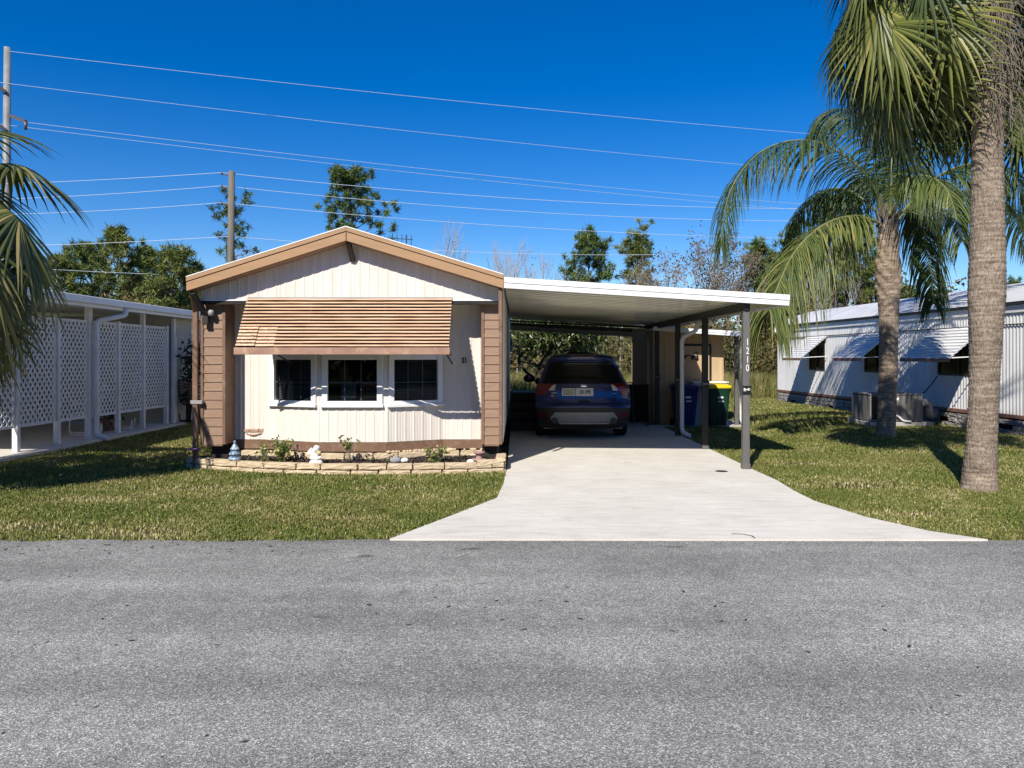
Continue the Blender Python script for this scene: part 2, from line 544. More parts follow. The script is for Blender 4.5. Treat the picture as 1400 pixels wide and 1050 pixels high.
# vegetation
M['grass'] = leafmat('grass', [(0, (.075, .115, .022)), (.42, (.15, .185, .036)), (.70, (.25, .24, .066)), (.88, (.38, .32, .13)), (1, (.58, .49, .29))], .22, .5, .3,
                     big=(.55, (.30, .235, .10), .52, .78, .55))
M['tall_grass'] = leafmat('tall_grass', [(0, (.10, .12, .03)), (.5, (.20, .19, .06)), (1, (.38, .31, .14))], .25, .6, .2)
M['pine_needles'] = leafmat('pine_needles', [(0, (.04, .07, .02)), (.5, (.09, .14, .036)), (1, (.17, .215, .06))], .15, .5, .3)
M['pine_needles_yellow'] = leafmat('pine_needles_yellow', [(0, (.055, .08, .018)), (.5, (.135, .165, .038)), (1, (.24, .25, .065))], .18, .5, .3)
M['broad_leaves'] = leafmat('broad_leaves', [(0, (.03, .05, .014)), (.5, (.075, .11, .03)), (1, (.17, .19, .06))], .22, .35, .5)
M['dark_leaves'] = leafmat('dark_leaves', [(0, (.012, .02, .012)), (1, (.03, .045, .02))], .1, .4, .4)
M['brush'] = leafmat('brush', [(0, (.06, .06, .022)), (.4, (.115, .105, .035)), (.75, (.18, .135, .06)), (1, (.27, .19, .10))], .15, .7, .2)
M['russet_leaves'] = leafmat('russet_leaves', [(0, (.06, .055, .025)), (.5, (.14, .10, .05)), (1, (.25, .155, .085))], .15, .7, .2)
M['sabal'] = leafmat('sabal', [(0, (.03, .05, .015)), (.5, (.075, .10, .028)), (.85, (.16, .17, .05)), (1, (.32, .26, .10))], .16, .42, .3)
M['sabal_painted_lit'] = leafmat('sabal_painted_lit', [(0, (.045, .06, .016)), (.5, (.14, .16, .035)), (.8, (.25, .245, .06)), (1, (.40, .33, .12))], .2, .42, .3)  # brighter copy of the palm leaf, sunlight put into the colour
M['sabal_mid'] = leafmat('sabal_mid', [(0, (.028, .042, .014)), (.5, (.075, .095, .028)), (.85, (.17, .175, .05)), (1, (.30, .25, .10))], .14, .42, .3)  # left palm seen from its shaded side, shade put into the colour
M['queen'] = leafmat('queen', [(0, (.03, .055, .02)), (.55, (.075, .11, .03)), (.9, (.17, .19, .05)), (1, (.28, .25, .09))], .2, .45, .25)
M['plant_leaf'] = leafmat('plant_leaf', [(0, (.05, .085, .02)), (.5, (.17, .21, .045)), (1, (.42, .40, .14))], .25, .4, .4)
M['dark_bloom'] = leafmat('dark_bloom', [(0, (.02, .018, .014)), (.6, (.05, .04, .03)), (.8, (.5, .33, .33)), (1, (.65, .5, .5))], .1, .6)
M['leaf_litter'] = leafmat('leaf_litter', [(0, (.03, .026, .022)), (1, (.075, .06, .045))], .05, .8)

# palm trunks
def trunkmat(name, c1, c2, c3, ring, fis):
    t = NT(name)
    v1 = t.mapping((1, 1, ring))
    c = t.ramp(t.noise(v1, 4.5, 6, .75), [(.3, c1), (.52, c2), (.72, c3)])
    v2 = t.mapping((fis, fis, 2.2))
    c = t.mix(c, t.ramp(t.noise(v2, 11, 5, .75), [(.34, .35), (.52, 1.0), (.7, 1.3)]), 1.0, 'MULTIPLY')
    c = t.mix(c, t.ramp(t.noise(t.mapping((1, 1, .5)), 1.7, 4), [(.3, .72), (.7, 1.12)]), 1.0, 'MULTIPLY')
    t.base(c); t.set(Roughness=.9); t.b.inputs['Specular IOR Level'].default_value = .15
    t.bump(t.noise(v2, 8, 5, .7), .8, .015)
    return t.m
M['sabal_trunk'] = trunkmat('sabal_trunk', (.145, .108, .08), (.30, .235, .175), (.47, .385, .295), 7, 5.5)
M['queen_trunk'] = trunkmat('queen_trunk', (.15, .11, .08), (.33, .255, .19), (.54, .43, .33), 5, 4)
M['scar'] = pm('scar', (.52, .40, .27), (.44, .33, .22), 14, .9, .5, 40)

# ------------------------------------------------------------------ world, sun, camera
w = D.worlds.new('World'); scene.world = w; w.use_nodes = True
nt = w.node_tree
bg = nt.nodes['Background']
sky = nt.nodes.new('ShaderNodeTexSky'); sky.sky_type = 'NISHITA'; sky.sun_disc = False
SUNV = Vector((-.40, -1.0, .95)).normalized()
sky.sun_elevation = math.asin(SUNV.z)
sky.sun_rotation = math.atan2(SUNV.x, SUNV.y) % (2 * math.pi)
sky.altitude = 1200; sky.air_density = 1.0; sky.dust_density = .15; sky.ozone_density = 3.0
hs = nt.nodes.new('ShaderNodeHueSaturation'); hs.inputs['Saturation'].default_value = 1.46; hs.inputs['Value'].default_value = 1.0; hs.inputs['Hue'].default_value = .512
nt.links.new(sky.outputs[0], hs.inputs['Color']); nt.links.new(hs.outputs[0], bg.inputs['Color'])
bg.inputs['Strength'].default_value = .098

sl = D.lights.new('sun', 'SUN'); sl.energy = 4.9; sl.angle = R(.53); sl.color = (1, .95, .87)
so = D.objects.new('sun', sl); col.objects.link(so)
so.rotation_euler = (-SUNV).to_track_quat('-Z', 'Y').to_euler(); so.location = (-8, -20, 20)

cd = D.cameras.new('camera'); cam = D.objects.new('camera', cd); col.objects.link(cam)
cam.location = (0, 0, HC); cam.rotation_euler = (R(90), 0, 0)
cd.sensor_width = 36; cd.lens = F / 1400 * 36
cd.shift_x = (700 - U0) / 1400; cd.shift_y = -(525 - V0) / 1400
cd.clip_start = .05; cd.clip_end = 2000
scene.camera = cam
vs = scene.view_settings
vs.view_transform = 'Standard'; vs.look = 'None'; vs.gamma = 1; vs.exposure = 0.42; vs.use_curve_mapping = False

# ------------------------------------------------------------------ ground, road, driveway
mb = MB()
n = 40
xs = np.concatenate([np.linspace(-600, -30, 8), np.linspace(-25, 25, 26), np.linspace(30, 600, 8)])
ys = np.concatenate([np.linspace(-200, -10, 5), np.linspace(-5, 45, 26), np.linspace(60, 900, 8)])
mb.grid([[(x, y, 0.0) for x in xs] for y in ys], False)
tag(mb.build('ground', M['lawn_soil']), kind='structure')

mb = MB()
edge = [(x, 6.70 + .018 * math.sin(x * 3.1) + .012 * math.sin(x * 9.7 + 1) + random.uniform(-.012, .012)) for x in np.linspace(-60, 60, 700)]
mb.grid([[(x, y, .006) for x, y in edge], [(x, -9.0, .006) for x, y in edge]], False)
tag(mb.build('road', M['asphalt']), kind='structure')

DW = [(-1.10, 6.68), (-.817, 7.29), (-.515, 7.96), (-.22, 8.62), (-.165, 9.5), (-.14, 10.5), (-.13, 11.3), (-.13, 19.2), (3.32, 19.2), (3.32, 10.6),
      (3.34, 9.9), (3.28, 9.1), (3.27, 8.45), (3.45, 7.6), (3.75, 6.98), (4.08, 6.66)]
mb = MB(); mb.prism(DW, .022, 'z', .0)
drv = tag(mb.build('driveway', M['driveway_concrete']), kind='structure')
# expansion crack
mb = MB()
pts = [P(1000, 733.5, 6.86), P(1015, 734, 6.85), P(1028, 737, 6.78), P(1032, 741, 6.7)]
for a, b in zip(pts[:-1], pts[1:]):
    mb.beam((a.x, a.y, .0235), (b.x, b.y, .0235), .012, .003)
mb.build('crack', M['dirt_shade_dark'], drv)

mb = MB(); mb.box(-13.5, -7.78, 9.5, 18.6, 0, .06)
tag(mb.build('patio', M['driveway_concrete']), kind='structure')

# iron cover set in the driveway
mb = MB(); mb.lathe([(.001, 0), (.085, 0), (.085, .003), (.07, .004), (.001, .004)], 20, (2.83, 10.62, .022))
tag(mb.build('valve_cover', M['black_iron']), 'small dark round cover set in the concrete beside the numbered post', 'cover')

# ------------------------------------------------------------------ the brown and white mobile home
HX0, HX1 = -4.59, -.18
YF, YG, YP, YW, YB = 10.70, 10.96, 11.09, 11.44, 11.06    # fascia, gable face, side panels, recessed wall, bay front
PEAKX, ZPK, ZEL, ZER = -2.37, 3.41, 2.71, 2.745
home = thing('mobile_home', (-2.4, 11.4, 0), 'cream mobile home with brown siding panels, low gable and slatted window awning', 'house')


def rz(x, off=0.0):
    if x <= PEAKX: return ZEL + (ZPK - ZEL) * (x - HX0) / (PEAKX - HX0) + off
    return ZER + (ZPK - ZER) * (HX1 - x) / (HX1 - PEAKX) + off


PROF = [(0, 0), (.010, .006), (.026, .006), (.036, 0), (.078, 0), (.083, -.0025), (.093, -.0025), (.098, 0)]
PER = .132


def prof_samples(L, s0=0.0):
    out = []
    k = -1
    while True:
        done = False
        for a, d in PROF:
            s = k * PER + a - s0
            if s > L: done = True; break
            if s > 1e-6: out.append((s, d))
        if done: break
        k += 1
    return [(0.0, 0.0)] + [q for q in out if 1e-4 < q[0] < L - 1e-4] + [(L, 0.0)]


def rib_wall(mb, A, B, z0, z1, s_a=0.0, s_b=None, ztop=None):
    A = Vector(A); B = Vector(B); d = (B - A); L = d.length; d.normalize()
    nrm = Vector((d.y, -d.x))
    if s_b is None: s_b = L
    rows0 = []; rows1 = []
    for s, off in prof_samples(s_b - s_a, s_a % PER):
        p = A + d * (s + s_a) + nrm * off
        zt = ztop(p.x) if ztop else z1
        rows0.append((p.x, p.y, z0)); rows1.append((p.x, p.y, zt))
    mb.grid([rows0, rows1], False)


# front wall in plan: flat, bay facet, bay centre, bay facet, flat
ZS0, ZS1 = .375, 2.42
c0 = (-4.25, YW); c1 = (-3.785, YW); c2 = (-2.86, YB); c3 = (-1.87, YB); c4 = (-1.09, YW); c5 = (-.46, YW)
mb = MB()
rib_wall(mb, c0, c1, ZS0, ZS1)
wins = []
for A, B, wa, wb in ((c1, c2, .205, .955), (c2, c3, .105, .905), (c3, c4, .065, .82)):
    L = (Vector(B) - Vector(A)).length
    za, zb = .93, 1.86
    rib_wall(mb, A, B, ZS0, za, 0, L)
    rib_wall(mb, A, B, zb, ZS1, 0, L)
    rib_wall(mb, A, B, za, zb, 0, wa)
    rib_wall(mb, A, B, za, zb, wb, L)
    wins.append((Vector(A), Vector(B), wa, wb, za, zb))
rib_wall(mb, c4, c5, ZS0, ZS1)
fw = mb.build('front_wall', M['white_siding'], home)
# little number and the worn lettering on the siding
text_mesh('house_number', '21', .105, M['number_black'], (X(635, YW), YW - .022, Z(493, YW)), fw, sx=.75, bold=.004)
mb = MB()
lx0, lx1, lz = X(332, YW), X(361, YW), Z(588.5, YW)
nl = 11
for k in range(nl):         # worn, unreadable raised script with a swash below
    xx = lx0 + (lx1 - lx0) * (k + .5) / nl
    h = .035 + .02 * random.random()
    pts = [(xx - .008, YW - .018, lz - .02), (xx - .006, YW - .018, lz + h * .5), (xx + .008, YW - .018, lz + h * .6), (xx + .01, YW - .018, lz - .018), (xx + .018, YW - .018, lz - .02)]
    mb.tube(pts, .0048, 5)
pts = [(lx0 + (lx1 - lx0) * q, YW - .018, lz - .035 - .03 * math.sin(math.pi * q) ** 2) for q in np.linspace(.15, .95, 12)]
mb.tube(pts, [.003 + .008 * math.sin(math.pi * k / 11) for k in range(12)], 5)
mb.build('lettering', M['lettering_tan'], fw)

# windows
for wi, (A, B, wa, wb, za, zb) in enumerate(wins):
    d = (B - A).normalized(); nr = Vector((d.y, -d.x))
    def W(s, off, z):
        p = A + d * s + nr * off
        return Vector((p.x, p.y, z))
    fr = MB()
    fwid = .07
    def bar(mbx, s0, s1, z0, z1, o0, o1, bev=.004):
        Mx = Matrix((
            (d.x, nr.x, 0, A.x), (d.y, nr.y, 0, A.y), (0, 0, 1, 0), (0, 0, 0, 1)))
        mbx.bbox(s0, s1, o0, o1, z0, z1, bev, Mx)
    bar(fr, wa - .035, wa + .045, za - .01, zb + .05, -.05, .035)
    bar(fr, wb - .045, wb + .035, za - .01, zb + .05, -.05, .035)
    bar(fr, wa + .045, wb - .045, zb - .03, zb + .05, -.05, .034)
    bar(fr, wa - .055, wb + .045, za - .055, za - .011, -.05, .055)
    bar(fr, wa + .045, wb - .045, za - .010, za + .035, -.05, .033)
    bar(fr, wa + .045, wb - .045, 1.56, 1.635, -.045, .022)     # meeting rail
    wo = fr.build('window', M['white_paint'], home)
    g = MB()
    g.add([W(wa + .03, -.012, za + .01), W(wb - .03, -.012, za + .01), W(wb - .03, -.012, zb), W(wa + .03, -.012, zb)], [(0, 1, 2, 3)])
    g.build('pane', M['window_glass'], wo)
    gr = MB()
    for k in (1, 2):
        s = wa + .045 + (wb - wa - .09) * k / 3
        bar(gr, s - .008, s + .008, za + .036, 1.559, -.028, -.018, .002)
        bar(gr, s - .008, s + .008, 1.636, zb - .031, -.028, -.018, .002)
    zm = za + .30
    segs = np.linspace(wa + .046, wb - .046, 4)
    for k in range(3):
        bar(gr, segs[k] + (.009 if k else 0), segs[k + 1] - (.009 if k < 2 else 0), zm - .008, zm + .008, -.028, -.018, .002)
    gr.build('grille', M['grey_wall'], wo)
    if wi != 1:
        bl = MB()
        z = za + .05
        while z < zb - .04:
            Mx = Matrix(((d.x, nr.x, 0, A.x), (d.y, nr.y, 0, A.y), (0, 0, 1, 0), (0, 0, 0, 1)))
            vsx = [Mx @ Vector((wa + .02, -.075, z)), Mx @ Vector((wb - .02, -.075, z)), Mx @ Vector((wb - .02, -.095, z + .017)), Mx @ Vector((wa + .02, -.095, z + .017))]
            bl.add(vsx, [(0, 1, 2, 3)])
            z += .024
        bl.build('blind', M['blind'], wo)
# things standing behind the centre pane
mb = MB(); mb.box(-2.55, -2.33, YB + .13, YB + .14, .985, 1.24)
mb.box(-2.55, -2.33, YB + .10, YB + .14, .965, .985)
tag(mb.build('notice', M['paper_blue']), 'pale blue paper notice standing behind the centre window of the bay', 'notice')
mb = MB(); mb.box(-2.27, -2.0, YB + .13, YB + .14, .985, 1.25); mb.box(-2.27, -2.0, YB + .10, YB + .14, .965, .985)
sg = mb.build('window_sign', M['black'])
tag(sg, 'black sign with orange letters standing behind the centre window of the bay', 'sign')
text_mesh('lettering', 'FOR', .13, M['sign_orange'], (-2.135, YB + .126, 1.17), sg, sx=.85, bold=.004)
# sill shelf they stand on, floor and back wall of the dark room
mb = MB()
mb.box(-4.25, -.42, 14.0, 14.05, .3, 2.4); mb.box(-4.25, -.42, YW + .05, 14.0, .28, .3)
mb.box(-2.84, -1.9, YB + .06, YB + .3, .93, .962)
mb.build('room_lining', M['interior'], home)

# brown base band under the siding, dark gap behind
mb = MB()
pl = [c0, c1, c2, c3, c4, c5]
for a, b in zip(pl[:-1], pl[1:]):
    a = Vector(a); b = Vector(b); d = (b - a).normalized(); nn = Vector((d.y, -d.x))
    a2 = a + nn * .004; b2 = b + nn * .004
    mb.add([(a2.x, a2.y, .24), (b2.x, b2.y, .24), (b2.x, b2.y, .372), (a2.x, a2.y, .372)], [(0, 1, 2, 3)])
mb.build('base_band', M['brown_trim'], home)
mb = MB()
mb.box(HX0 + .15, HX1 - .12, YW + .10, YW + .14, 0, .45)
mb.box(HX0 + .12, HX0 + .15, YW + .1, 23, 0, .45); mb.box(HX1 - .12, HX1 - .09, YP + .1, 23, 0, .36)
mb.box(HX0 + .15, -4.2, YP + .12, YP + .14, 0, .36); mb.box(-.5, HX1 - .12, YP + .12, YP + .14, 0, .36)
mb.build('skirting', M['dirt_shade_dark'], home)

# lap-sided brown panels either side
def lap_panel(name, x0, x1, y, z0, z1, ret_right=None, ret_left=None, pitch=.128):
    mb = MB()
    e = .045
    rows = []
    z = z0
    prof = []
    while z < z1:
        zt = min(z + pitch, z1)
        prof += [(y - .018, z), (y - .016, z + .006), (y - .004, zt - .002)]
        z = zt
    mb.grid([[(x0 + e, p[0], p[1]), (x1 - e, p[0], p[1])] for p in prof], False)
    o = mb.build(name, M['brown_siding'], home)
    mc = MB()
    mc.box(x0, x0 + e - .001, y - .026, y + .04, z0 - .005, z1, .004); mc.box(x1 - e + .001, x1, y - .026, y + .04, z0 - .005, z1, .004)
    mc.box(x0, x1, y + .041, y + .06, z0 - .005, z1)
    mc.box(x0 + e, x1 - e, y - .02, y + .04, z0 - .03, z0 - .002, .003)
    if ret_right: mc.box(x1 - .012, x1 - .001, y + .061, ret_right, z0 - .005, z1)
    mc.build('corner_trim', M['brown_trim'], o)
    return o
lap_panel('siding_panel', -4.545, -4.185, YP, .345, 2.40, ret_right=YW - .005)
lap_panel('siding_panel', X(658, YP), -.205, YP, .345, 2.40)

# gable face
mb = MB()
rib_wall(mb, (-4.50, YG), (-.215, YG), 2.40, 3, ztop=lambda x: rz(x, -.10))
mb.box(-4.50, -.215, YG + .015, YW + .3, 2.385, 2.40)
gw = mb.build('gable_wall', M['gable_siding'], home)
mb = MB(); mb.box(-4.50, -.215, YG - .012, YG + .014, 2.345, 2.397, .003); mb.build('gable_gap_shade', M['dirt_shade_dark'], gw)  # added dark strip painted as the shadow gap below the gable
mb = MB(); mb.box(-4.50, -.215, YG - .016, YG - .0125, 2.398, 2.418, .001); mb.build('white_bead', M['white_metal'], gw)

# side and back walls
mb = MB()
def side_wall(mb, x, y0, y1, z0, z1, face):
    A = (x, y0) if face > 0 else (x, y1); B = (x, y1) if face > 0 else (x, y0)
    rib_wall(mb, A, B, z0, z1)
side_wall(mb, -.2, YP + .06, 23.5, .36, 2.66, 1)
side_wall(mb, -4.54, YP + .06, 23.5, .36, 2.62, -1)
mb.box(-4.53, -.21, 23.45, 23.5, .36, 2.7)
mb.build('side_walls', M['white_siding'], home)

# roof: solid low gable, white sheet on top, tan two-step fascia
mb = MB()
outl = [(HX0, rz(HX0, -.06)), (PEAKX, rz(PEAKX, -.06)), (HX1, rz(HX1, -.06)), (HX1, rz(HX1, 0)), (PEAKX, rz(PEAKX, .0)), (HX0, rz(HX0, .0))]
mb.prism(outl, 13.0, 'y', YF + .06)
roof = mb.build('roof', M['roof_sheet'], home)
mb = MB()
def rake(mb, o0, o1, y0, y1, xl=HX0, xr=HX1):
    outl = [(xl, rz(xl, o0)), (PEAKX, rz(PEAKX, o0)), (xr, rz(xr, o0)), (xr, rz(xr, o1)), (PEAKX, rz(PEAKX, o1)), (xl, rz(xl, o1))]
    mb.prism(outl, y1 - y0, 'y', y0)
rake(mb, -.058, -.004, YF - .012, YF + .055)
rake(mb, -.190, -.070, YF, YF + .05)
fas = mb.build('fascia', M['tan_fascia'], roof)
mb = MB(); rake(mb, -.075, -.052, YF + .012, YF + .056, HX0 + .003, HX1 - .003); mb.build('fascia_groove', M['dark_metal'], roof)
mb = MB(); rake(mb, -.002, .012, YF - .016, YF + 13.0); mb.build('roof_edge', M['white_metal'], roof)
mb = MB(); mb.box(PEAKX - .003, PEAKX + .003, YF - .014, YF - .001, rz(PEAKX, -.19), rz(PEAKX, -.004)); mb.build('fascia_joint', M['brown_trim'], roof)
# soffit
mb = MB(); rake(mb, -.198, -.191, YF + .02, YG - .004, HX0 + .03, HX1 - .03); mb.build('soffit', M['brown_siding'], roof)
# braces
mb = MB(); mb.beam((PEAKX + .02, YF + .06, rz(PEAKX, -.2)), (PEAKX + .045, YG - .012, rz(PEAKX, -.45)), .07, .05, bev=.006); mb.build('brace', M['dark_metal'], home)
mb = MB(); mb.beam((-.225, YF + .08, 2.56), (-.225, YF + .08, 2.02), .055, .05, bev=.004); mb.build('brace', M['brown_trim'], home)
# left downspout: elbow from the eave, long drop, strap
mb = MB()
mb.beam((-4.53, YF + .05, 2.50), (-4.44, YP - .09, 2.20), .085, .06, bev=.008)
mb.beam((-4.44, YP - .09, 2.235), (-4.44, YP - .09, 2.06), .085, .06, up=(0, 1, 0), bev=.008)
mb.build('brace', M['dark_metal'], home)
mb = MB(); mb.lathe([(.002, 0), (.035, .01), (.045, .06), (.03, .09), (.002, .095)], 14, (-4.36, YP - .10, 2.18)); mb.build('flood_lamp', M['silver_plastic'], home)
mb = MB()
mb.beam((-4.545, YF + .1, 2.53), (-4.60, YP - .06, 2.25), .07, .055, bev=.006)
mb.beam((-4.60, YP - .06, 2.27), (-4.60, YP - .06, .03), .075, .055, up=(0, 1, 0), bev=.008)
mb.build('downspout', M['brown_trim'], home)
mb = MB(); mb.box(-4.66, -4.49, YP - .10, YP - .03, Z(552, YP), Z(547, YP), .004); mb.build('strap', M['silver_plastic'], home)
# TV antenna on the roof, behind the ridge
mb = MB()
ax, ay, az = X(548, 14), 14.0, Z(330, 14)
mb.tube([(ax + .10, ay, 2.95), (ax + .10, ay, az + .12)], .012, 6)
mb.tube([(ax - .16, ay, az + .06), (ax + .22, ay, az + .03)], .007, 5)
for k, q in enumerate((-.15, -.07, .02, .10, .19)):
    mb.tube([(ax + q, ay, az - .09), (ax + q, ay, az + .15 - .01 * k)], .006, 5)
tag(mb.build('tv_antenna', M['dark_metal']), 'small grey television antenna standing behind the gable roof', 'antenna')

# slatted awning
AX0, AX1 = -3.82, -.915
aw0 = Vector((0, 10.935, 2.432)); aw1 = Vector((0, 10.45, 1.725))
NS = 15
mb = MB()
dn = Vector((0, aw1.y - aw0.y, aw1.z - aw0.z)); dn.normalize(); outn = Vector((0, dn.z, -dn.y))
if outn.y > 0: outn = -outn
def slat(mb, xa, xb, f0, f1, lift):
    nseg = 14
    a = aw0.lerp(aw1, f0) - outn * .004; b = aw0.lerp(aw1, f1) + outn * lift
    m = a.lerp(b, .5) + outn * .010
    rows = []
    for q in (a, m, b, b - outn * .012 + dn * .001, a - outn * .012):
        rows.append([(xa + (xb - xa) * k / nseg, q.y + random.uniform(-.0012, .0012), q.z + random.uniform(-.0022, .0022)) for k in range(nseg + 1)])
    mb.grid(rows, False)
for i in range(NS):
    f0, f1 = i / NS + .0, (i + .76) / NS
    inset = .0
    if i >= 9:
        slat(mb, AX0, -3.56, f0 - .020, f1 - .016, .014); slat(mb, -3.55, -3.30, f0 - .012, f1 - .006, .014)
        slat(mb, -3.298, AX1, f0, f1, .022)
    else:
        slat(mb, AX0, AX1, f0, f1, .022)
aw = mb.build('awning', M['awning_slat'], home)
mb = MB()
rows0 = []; rows1 = []
mb.box(AX0 - .012, AX1 + .012, 10.425, 10.44, 1.632, 1.728, .003)
mb.build('valance', M['awning_valance'], aw)
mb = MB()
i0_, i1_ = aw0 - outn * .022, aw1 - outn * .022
mb.add([(AX0 + .01, i0_.y, i0_.z), (AX1 - .01, i0_.y, i0_.z), (AX1 - .01, i1_.y, i1_.z), (AX0 + .01, i1_.y, i1_.z)], [(0, 1, 2, 3)])  # added dark sheet standing in for the shade in the slat gaps
mb.build('awning_gap_shade', M['awning_shade_dark'], aw)
for xx in (AX0 + .02, AX1 - .02, -2.9, -1.85):
    mb = MB(); mb.beam((xx, 10.90, 2.36), (xx, 10.462, 1.69), .022, .022); mb.build('awning_rafter', M['dark_metal'], aw)
for xx in (AX0 + .52, AX1 - .05):
    mb = MB(); mb.beam((xx, 10.462, 1.66), (xx + .03, YW - .2, 1.50), .018, .018); mb.build('awning_arm', M['dark_metal'], aw)
mb = MB(); mb.box(AX0, AX1, 10.93, 10.95, 2.425, 2.45, .003); mb.build('top_rail', M['silver_plastic'], aw)
mb = MB(); mb.box(-1.02, -.955, YB + .18, YB + .2, 1.62, 1.66); mb.build('orange_tag', M['orange_tag'], home)

# ------------------------------------------------------------------ carport
cp = thing('carport', (1.6, 14.8, 0), 'white flat roofed carport on dark square posts over the driveway', 'carport')
CX0, CX1 = -.172, 3.78
def cz(x, off=0.0):
    return 2.71 + (2.465 - 2.71) * (x - CX0) / (CX1 - CX0) + off
CY0, CY1 = 10.70, 19.3
mb = MB()
# pan sheet: troughs run across the carport, stepped every 30 cm
rows_b = []
y = CY0 + .06
while y < CY1 - .01:
    for yy, zz in ((y, -.125), (y + .012, -.085), (y + .03, -.085), (y + .042, -.125), (y + .145, -.128), (y + .15, -.134), (y + .165, -.134), (y + .17, -.128), (y + .285, -.125)):
        if yy < CY1 - .01: rows_b.append((yy, zz))
    y += .3
mb.grid([[(CX0 + .02 + (CX1 - CX0 - .04) * k / 10, yy, cz(CX0 + .02 + (CX1 - CX0 - .04) * k / 10, zz) - .004 * math.sin(k * 1.1 + yy)) for k in range(11)] for yy, zz in rows_b], False)
croof = mb.build('roof', M['pan_roof'], cp)
mb = MB()
mb.prism([(CX0, cz(CX0, -.06)), (CX1, cz(CX1, -.06)), (CX1, cz(CX1, -.012)), (CX0, cz(CX0, -.012))], CY1 - CY0 - .04, 'y', CY0 + .02)
mb.build('roof_sheet', M['roof_sheet'], croof)
mb = MB()
def crail(o0, o1, y0, y1, xa=CX0, xb=CX1): mb.prism([(xa, cz(xa, o0)), (xb, cz(xb, o0)), (xb, cz(xb, o1)), (xa, cz(xa, o1))], y1 - y0, 'y', y0)
crail(-.075, .0, CY0 - .018, CY0 + .018); crail(-.078, -.0755, CY0 + .004, CY0 + .018); crail(-.15, -.0785, CY0 - .008, CY0 + .018)
for (o0, o1, x0, x1) in ((-.075, 0, CX1 + .001, CX1 + .02), (-.15, -.0785, CX1 + .001, CX1 + .012)):
    mb.box(x0, x1, CY0 - .01, CY1, cz(CX1, o0), cz(CX1, o1))
crail(-.15, 0, CY1 - .015, CY1, CX0, CX1)
mb.build('fascia', M['white_metal'], croof)
mb = MB()
BX = 3.235
mb.box(BX - .04, BX + .04, CY0 + .08, CY1 - .1, 2.255, cz(BX, -.135), .004); mb.build('side_beam', M['dark_metal'], cp)
mb = MB()
mb.prism([(-.15, 2.36), (3.19, 2.17), (3.19, 2.285), (-.15, 2.44)], .08, 'y', 18.75)
mb.prism([(-.15, 2.46), (3.19, 2.30), (3.19, 2.34), (-.15, 2.50)], .06, 'y', 18.76)
mb.build('rear_beam', M['dark_metal'], cp)
mb = MB()
mb.prism([(-.15, 2.26), (3.19, 2.07), (3.19, 2.168), (-.15, 2.355)], .02, 'y', 18.80)
mb.build('rear_valance', M['grey_wall'], cp)
py = [10.86, 13.2, 15.42, 17.7]
def scroll(mb, cx, y, cz_, s):
    for sg in (-1, 1):
        pts = []
        for k in range(18):
            a = k / 17 * 2.2 * math.pi
            r = s * (.30 - .22 * k / 17)
            pts.append((cx + sg * (s * .28 + r * math.cos(a) * .8), y, cz_ + r * math.sin(a) * sg * .9))
        mb.tube(pts, .0038, 5)
    mb.tube([(cx - s * .55, y, cz_ + s * .25), (cx - s * .1, y, cz_), (cx + s * .15, y, cz_ + s * .06), (cx + s * .55, y, cz_ - s * .1)], .0045, 5)
    mb.tube([(cx - s * .5, y, cz_ - s * .3), (cx - s * .42, y, cz_ + s * .2)], .004, 5)
for k, yy in enumerate(py):
    mb = MB()
    mb.box(BX - .047, BX + .047, yy - .05, yy + .05, .022, 2.253, .006)
    p = mb.build('post', M['post_metal'] if k == 0 else M['dark_metal'], cp, ('grey sunlit post with white numerals' if k == 0 else None))  # light put into the colour: sunlit near post paler, shaded posts dark
    mb = MB(); mb.box(BX - .056, BX + .056, yy - .054, yy + .054, .0225, .10 if k < 2 else .05, .003); mb.build('post_foot', M['post_metal'], p)
    mb = MB(); mb.box(BX - .062, BX + .062, yy - .064, yy - .051, 1.075, 1.195, .004); pl_ = mb.build('emblem_plate', M['black_iron'], p)
    mb = MB(); scroll(mb, BX, yy - .067, 1.14, .085); mb.build('scroll', M['white_paint'] if k == 0 else M['silver_plastic'], pl_)
    if k == 0:
        for ch, v in (('1', 468), ('2', 480), ('1', 492), ('0', 503.5)):
            text_mesh('numeral', ch, .135, M['white_paint'], (BX + .012, yy - .053, Z(v, yy)), p, sx=.68, bold=.0)
# downspout of the carport
mb = MB()
def pipe(mb, pts, r=.035, nb=6):
    """rounded polyline pipe"""
    out = [Vector(pts[0])]
    for a, b, c in zip(pts[:-2], pts[1:-1], pts[2:]):
        a, b, c = Vector(a), Vector(b), Vector(c)
        d1 = (a - b).normalized(); d2 = (c - b).normalized()
        q = min(.09, (a - b).length * .45, (c - b).length * .45)
        for k in range(nb + 1):
            t_ = k / nb
            out.append((b + d1 * q) * (1 - t_) ** 2 + b * 2 * t_ * (1 - t_) + (b + d2 * q) * t_ ** 2)
    out.append(Vector(pts[-1]))
    mb.tube(out, r, 10)
pipe(mb, [(3.60, 15.2, 2.33), (3.56, 15.2, 2.12), (3.27, 15.2, 1.98), (3.27, 15.2, .12), (3.40, 15.05, .05)], .042)
mb.build('downspout', M['white_metal'], cp)
# partition panel at the rear right
mb = MB(); mb.box(2.80, 3.15, 18.55, 18.58, .95, 2.28)
bp = mb.build('rear_panel', M['grey_wall'], cp)
mb = MB()
mb.grid([[(2.6 + .585 * k / 60, 18.52 + .012 * math.sin(k * 1.25), z) for k in range(61)] for z in (.03, .945)], True)
mb.build('rear_corrugated_sheet', M['dark_metal'], cp)

